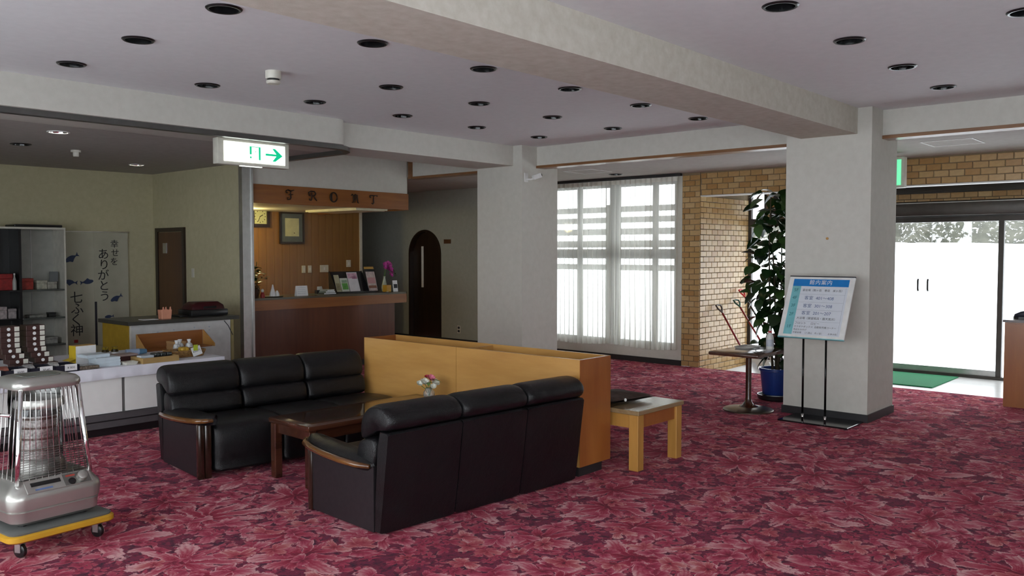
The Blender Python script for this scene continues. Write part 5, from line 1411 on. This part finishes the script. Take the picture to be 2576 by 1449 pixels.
def pamphlet(label, x, w_, h_, base, blocks, z0=0.02):
    t = thing('pamphlet', label, 'pamphlet', (7.63 + x, 9.783, DZ + 0.0045 + z0 + 0.001), 0, 'pamphlets on the front desk rack')
    p_ = obj('sheet', bx(-w_ / 2, w_ / 2, -0.003, 0.0, 0.0, h_), plain('pamphlet_paper', base, 0.35), t, rot=(R(-20), 0, 0))
    for (a, b, c_, d_, col) in blocks:
        obj('print_block', bx(-w_ / 2 + a * w_, -w_ / 2 + b * w_, -0.0042, -0.0032, c_ * h_, d_ * h_), plain('print_colour', col, 0.35, 0, 0.3, 20), p_)
pamphlet('narrow cream pamphlet at the end of the rack', -0.30, 0.085, 0.25, (0.45, 0.42, 0.28), [(0.1, 0.9, 0.1, 0.5, (0.25, 0.22, 0.12))])
pamphlet('pamphlet with a green picture on the rack', -0.185, 0.13, 0.20, (0.58, 0.60, 0.52), [(0.15, 0.9, 0.15, 0.62, (0.10, 0.30, 0.06)), (0.2, 0.9, 0.66, 0.85, (0.25, 0.35, 0.25))])
pamphlet('white and pink pamphlet on the rack', -0.02, 0.18, 0.285, (0.68, 0.64, 0.66), [(0.05, 0.95, 0.68, 0.95, (0.60, 0.35, 0.45)), (0.45, 0.95, 0.66, 0.78, (0.45, 0.05, 0.20))])
t = thing('leaflet_stand', 'dark leaflet stand with a pinkish leaflet beside the rack', 'stand', (7.955, 9.80, DZ))
obj('stand_back', bx(-0.095, 0.095, 0.0, 0.006, 0, 0.345), M['black'], t, rot=(R(-17), 0, 0))
obj('leaflet', bx(-0.08, 0.08, -0.004, -0.0005, 0.02, 0.31), plain('pale_leaflet', (0.52, 0.42, 0.40), 0.4, 0, 0.3, 14), t, rot=(R(-17), 0, 0))
obj('print_block', bx(-0.07, 0.07, -0.0056, -0.0045, 0.06, 0.10), plain('brown_print', (0.22, 0.08, 0.04), 0.4), t, rot=(R(-17), 0, 0))
obj('print_block', bx(-0.07, 0.07, -0.0056, -0.0045, 0.13, 0.22), plain('pink_print', (0.50, 0.26, 0.26), 0.4), t, rot=(R(-17), 0, 0))
obj('header_tab', bx(-0.095, 0.08, -0.004, 0.0, 0.35, 0.385), plain('ochre_tab', (0.42, 0.24, 0.04), 0.5), t, rot=(R(-17), 0, 0))
t = thing('yellow_box', 'small yellow-orange box with leaflets beside the orchid', 'box', (8.155, 9.74, DZ), R(10))
obj('box', rbox(-0.05, 0.05, -0.04, 0.04, 0, 0.10, 0.003, 1), plain('yellow_orange', (0.52, 0.27, 0.015), 0.5), t)
obj('leaflet', bx(-0.075, -0.03, -0.055, -0.041, 0.0, 0.004), M['paper'], t)
t = thing('photo_card', 'small upright white card with a dark photo beside the orchid vase', 'card', (8.305, 9.72, DZ))
obj('card', bx(-0.045, 0.045, -0.002, 0.0, 0, 0.165), M['paper'], t, rot=(R(-8), 0, 0))
obj('photo', bx(-0.03, 0.038, -0.0035, -0.0025, 0.05, 0.11), M['ink'], t, rot=(R(-8), 0, 0))
obj('strut', bx(-0.01, 0.01, 0.02, 0.04, 0, 0.10), M['paper'], t)
random.seed(12)
t = thing('orchid', 'pink flowering orchid in a pale slim vase on the front desk', 'plant', (8.24, 9.90, DZ))
obj('vase', lathe([(0, 0), (0.035, 0), (0.045, 0.05), (0.03, 0.13), (0.014, 0.20), (0.02, 0.225)], 18), plain('pale_vase', (0.38, 0.42, 0.33), 0.25), t, smooth=True)
M['orchid'] = plain('orchid_pink', (0.50, 0.06, 0.32), 0.55, 0, 0.3, 40)
obj('stem', tube([(0, 0, 0.2), (0.01, 0, 0.34), (0.04, -0.01, 0.43), (0.12, -0.02, 0.40), (0.17, -0.02, 0.30)], 0.004, 6), M['stem'], t, smooth='all')
obj('stem', tube([(0, 0, 0.2), (0.06, 0.01, 0.36), (0.16, 0.0, 0.36), (0.24, 0.0, 0.22)], 0.003, 6), M['stem'], t, smooth='all')
for q, (dx, dz) in enumerate(((-0.02, 0.36), (0.01, 0.40), (0.05, 0.415), (0.03, 0.35), (0.075, 0.375), (0.10, 0.395), (0.10, 0.33), (0.13, 0.29), (0.06, 0.32), (0.12, 0.24))):
    obj('blossom', blossom(0.040, 5, 0.35, None, (dx, -0.03 + 0.02 * (q % 2), dz), (random.uniform(0.9, 1.5), random.uniform(-0.5, 0.5))), M['orchid'], t, smooth='all')
for q in range(8):
    obj('leaf', lmini[1], None, t, loc=(0.14 + 0.012 * q, 0.0, 0.36 - 0.018 * q), rot=(random.uniform(-.5, .5), random.uniform(0, 1), random.uniform(0, 6))).scale = (0.4, 0.4, 0.4)

# ================================================================== HEATER ON A DOLLY
HX, HY, HA = 1.765, 5.075, R(5)
t = thing('dolly', 'flat platform dolly with yellow bumper carrying the heater', 'dolly', (HX, HY, 0), HA)
M['yellow_bumper'] = plain('yellow_bumper', (0.60, 0.32, 0.02), 0.45)
obj('bumper', loft([rrect(0.275, 0.265, 0.05, 0.092), rrect(0.285, 0.275, 0.06, 0.10), rrect(0.285, 0.275, 0.06, 0.122), rrect(0.275, 0.265, 0.05, 0.130)]), M['yellow_bumper'], t, smooth=True)
obj('deck', loft([rrect(0.270, 0.260, 0.05, 0.1303), rrect(0.272, 0.262, 0.05, 0.139), rrect(0.262, 0.252, 0.045, 0.144)]), plain('grey_deck', (0.12, 0.125, 0.12), 0.5), t, smooth=True)
for sx in (-1, 1):
    for sy in (-1, 1):
        cst = obj('caster', boxes((-0.03, 0.03, -0.025, 0.025, 0.078, 0.0915), (-0.019, -0.015, -0.018, 0.018, 0.03, 0.0778), (0.015, 0.019, -0.018, 0.018, 0.03, 0.0778)), M['alu'], t, loc=(sx * 0.205, sy * 0.20, 0), rot=(0, 0, R(20)))
        obj('wheel', lathe([(0.0, -0.013), (0.030, -0.013), (0.036, -0.009), (0.036, 0.009), (0.030, 0.013), (0.0, 0.013)], 20), M['black'], cst, loc=(0, 0, 0.0362), rot=(0, R(90), 0), smooth=True)

Z0 = 0.1445
t = thing('oil_heater', 'silver cage-type oil heater standing on the yellow dolly', 'heater', (HX - 0.005, HY + 0.005, Z0), HA)
M['silver'] = plain('silver_paint', (0.48, 0.47, 0.44), 0.32, 0.75, 0.03)
M['silver_dark'] = plain('dark_silver', (0.22, 0.215, 0.20), 0.3, 0.8)
rings = [rrect(a, b, r, z, 5) for a, b, r, z in ((0.205, 0.185, 0.05, 0.012), (0.232, 0.208, 0.06, 0.03), (0.238, 0.214, 0.07, 0.075), (0.240, 0.216, 0.07, 0.085), (0.236, 0.212, 0.07, 0.090), (0.244, 0.220, 0.07, 0.097), (0.250, 0.225, 0.075, 0.150), (0.246, 0.222, 0.075, 0.175), (0.225, 0.200, 0.07, 0.205), (0.195, 0.165, 0.05, 0.240), (0.18, 0.15, 0.05, 0.243))]
obj('base_body', loft(rings), M['silver'], t, smooth=True)
for sx in (-1, 1):
    for sy in (-1, 1): obj('foot', lathe([(0, 0), (0.022, 0), (0.022, 0.012), (0, 0.012)], 14), M['black'], t, loc=(sx * 0.16, sy * 0.14, -0.0003))
# control panel lies on the sloping front of the base
n_ = Vector((0, -0.062, 0.032)); sl = math.atan2(0.066, 0.06)
cp = obj('control_panel', rbox(-0.165, 0.185, -0.0405, 0.0405, 0, 0.004, 0.003, 1), M['silver'], t)
cp.matrix_local = Matrix.Translation((0.0, -0.1925, 0.2085)) @ Matrix.Rotation(math.atan2(0.062, 0.058), 4, 'X')
obj('display', rbox(-0.135, 0.02, -0.002, 0.022, 0.0043, 0.006, 0.0008, 1), M['black_gloss'], cp)
obj('dial_panel', bx(0.035, 0.175, -0.035, 0.035, 0.0043, 0.0055), M['silver_dark'], cp)
obj('ignition_knob', lathe([(0.028, 0.0), (0.026, 0.024), (0.020, 0.028), (0, 0.028)], 20), M['silver'], cp, loc=(0.13, 0.0, 0.0057), smooth=True)
obj('fuel_gauge', lathe([(0.020, 0.0), (0.019, 0.004), (0, 0.004)], 20), M['black_gloss'], cp, loc=(0.075, -0.015, 0.0057), smooth=True)
obj('badge', bx(-0.12, -0.03, -0.028, -0.018, 0.0043, 0.005), plain('badge_blue', (0.12, 0.18, 0.36), 0.4), cp)
obj('warning_mark', bx(0.05, 0.10, 0.016, 0.026, 0.0058, 0.0062), plain('warning_red', (0.45, 0.06, 0.04), 0.4), cp)
# cap
cap = [rrect(a - 0.027, b - 0.02, r, z, 6) for a, b, r, z in ((0.185, 0.165, 0.06, 0.715), (0.200, 0.180, 0.07, 0.720), (0.207, 0.187, 0.075, 0.735), (0.205, 0.185, 0.075, 0.755), (0.190, 0.170, 0.07, 0.772), (0.165, 0.145, 0.06, 0.780), (0.13, 0.11, 0.04, 0.778))]
obj('top_cap', loft(cap), M['silver'], t, smooth=True)
obj('top_inset', loft([rrect(0.098, 0.085, 0.035, 0.7785), rrect(0.094, 0.081, 0.035, 0.7815)]), plain('warm_plate', (0.30, 0.33, 0.31), 0.25, 0.6), t)
# corner posts: thick chrome tubes leaning in towards the cap
for sx in (-1, 1):
    for sy in (-1, 1):
        obj('corner_post', tube([(sx * 0.192, sy * 0.168, 0.225), (sx * 0.178, sy * 0.157, 0.40), (sx * 0.150, sy * 0.138, 0.72)], 0.013, 10), M['chrome'], t, smooth='all')
# vertical guard wires, front and sides
wm = []
for i in range(11):
    u = -0.165 + 0.033 * i
    obj('guard_wire', tube([(u, -0.172, 0.240), (u * 0.80, -0.148, 0.70), (u * 0.80, -0.132, 0.722)], 0.0018, 6), M['chrome'], t, smooth='all')
for sx in (-1, 1):
    for i in range(5):
        v = -0.11 + 0.055 * i
        obj('guard_wire', tube([(sx * 0.196, v, 0.240), (sx * 0.155, v * 0.9, 0.722)], 0.0028, 6), M['chrome'], t, smooth='all')
# lower mesh: closely spaced cross wires
for i in range(13):
    z = 0.252 + 0.0125 * i
    y = -0.1716 + (z - 0.24) * 0.05
    obj('cross_wire', tube([(-0.178, y, z), (0.178, y, z)], 0.0022, 5), M['silver_dark'], t, smooth='all')
obj('mesh_tray', bx(-0.17, 0.17, -0.155, 0.145, 0.245, 0.250), M['silver_dark'], t)
obj('rear_reflector', grid(14, 4, lambda u, v: (0.145 * math.sin((u - 0.5) * PI * 0.9), 0.02 + 0.105 * math.cos((u - 0.5) * PI * 0.9), 0.262 + 0.44 * v)), plain('reflector', (0.35, 0.35, 0.34), 0.3, 1.0), t, smooth='all')
obj('burner_base', lathe([(0.0, 0.2505), (0.125, 0.2505), (0.125, 0.30), (0.11, 0.325), (0.0, 0.325)], 28), M['silver_dark'], t, smooth=True)
obj('burner_mesh', lathe([(0.10, 0.3255), (0.10, 0.56)], 28), plain('burner_mesh', (0.24, 0.21, 0.20), 0.4, 0.7, 0.5, 80), t, smooth=True)
for z in (0.37, 0.43, 0.49, 0.54): obj('burner_ring', lathe([(0.101, z), (0.106, z + 0.006), (0.101, z + 0.012)], 28), plain('burner_ring', (0.20, 0.12, 0.10), 0.35, 0.7), t, smooth=True)
obj('chimney', lathe([(0.118, 0.33), (0.118, 0.60)], 28), M['glass'], t, smooth=True)
obj('burner_head', lathe([(0.0, 0.605), (0.125, 0.605), (0.13, 0.62), (0.12, 0.65), (0.0, 0.655)], 28), M['silver'], t, smooth=True)
obj('side_rail', tube([(-0.215, -0.16, 0.60), (-0.235, -0.10, 0.60), (-0.235, 0.10, 0.60), (-0.215, 0.16, 0.60)], 0.009, 8), M['chrome'], t, smooth='all')
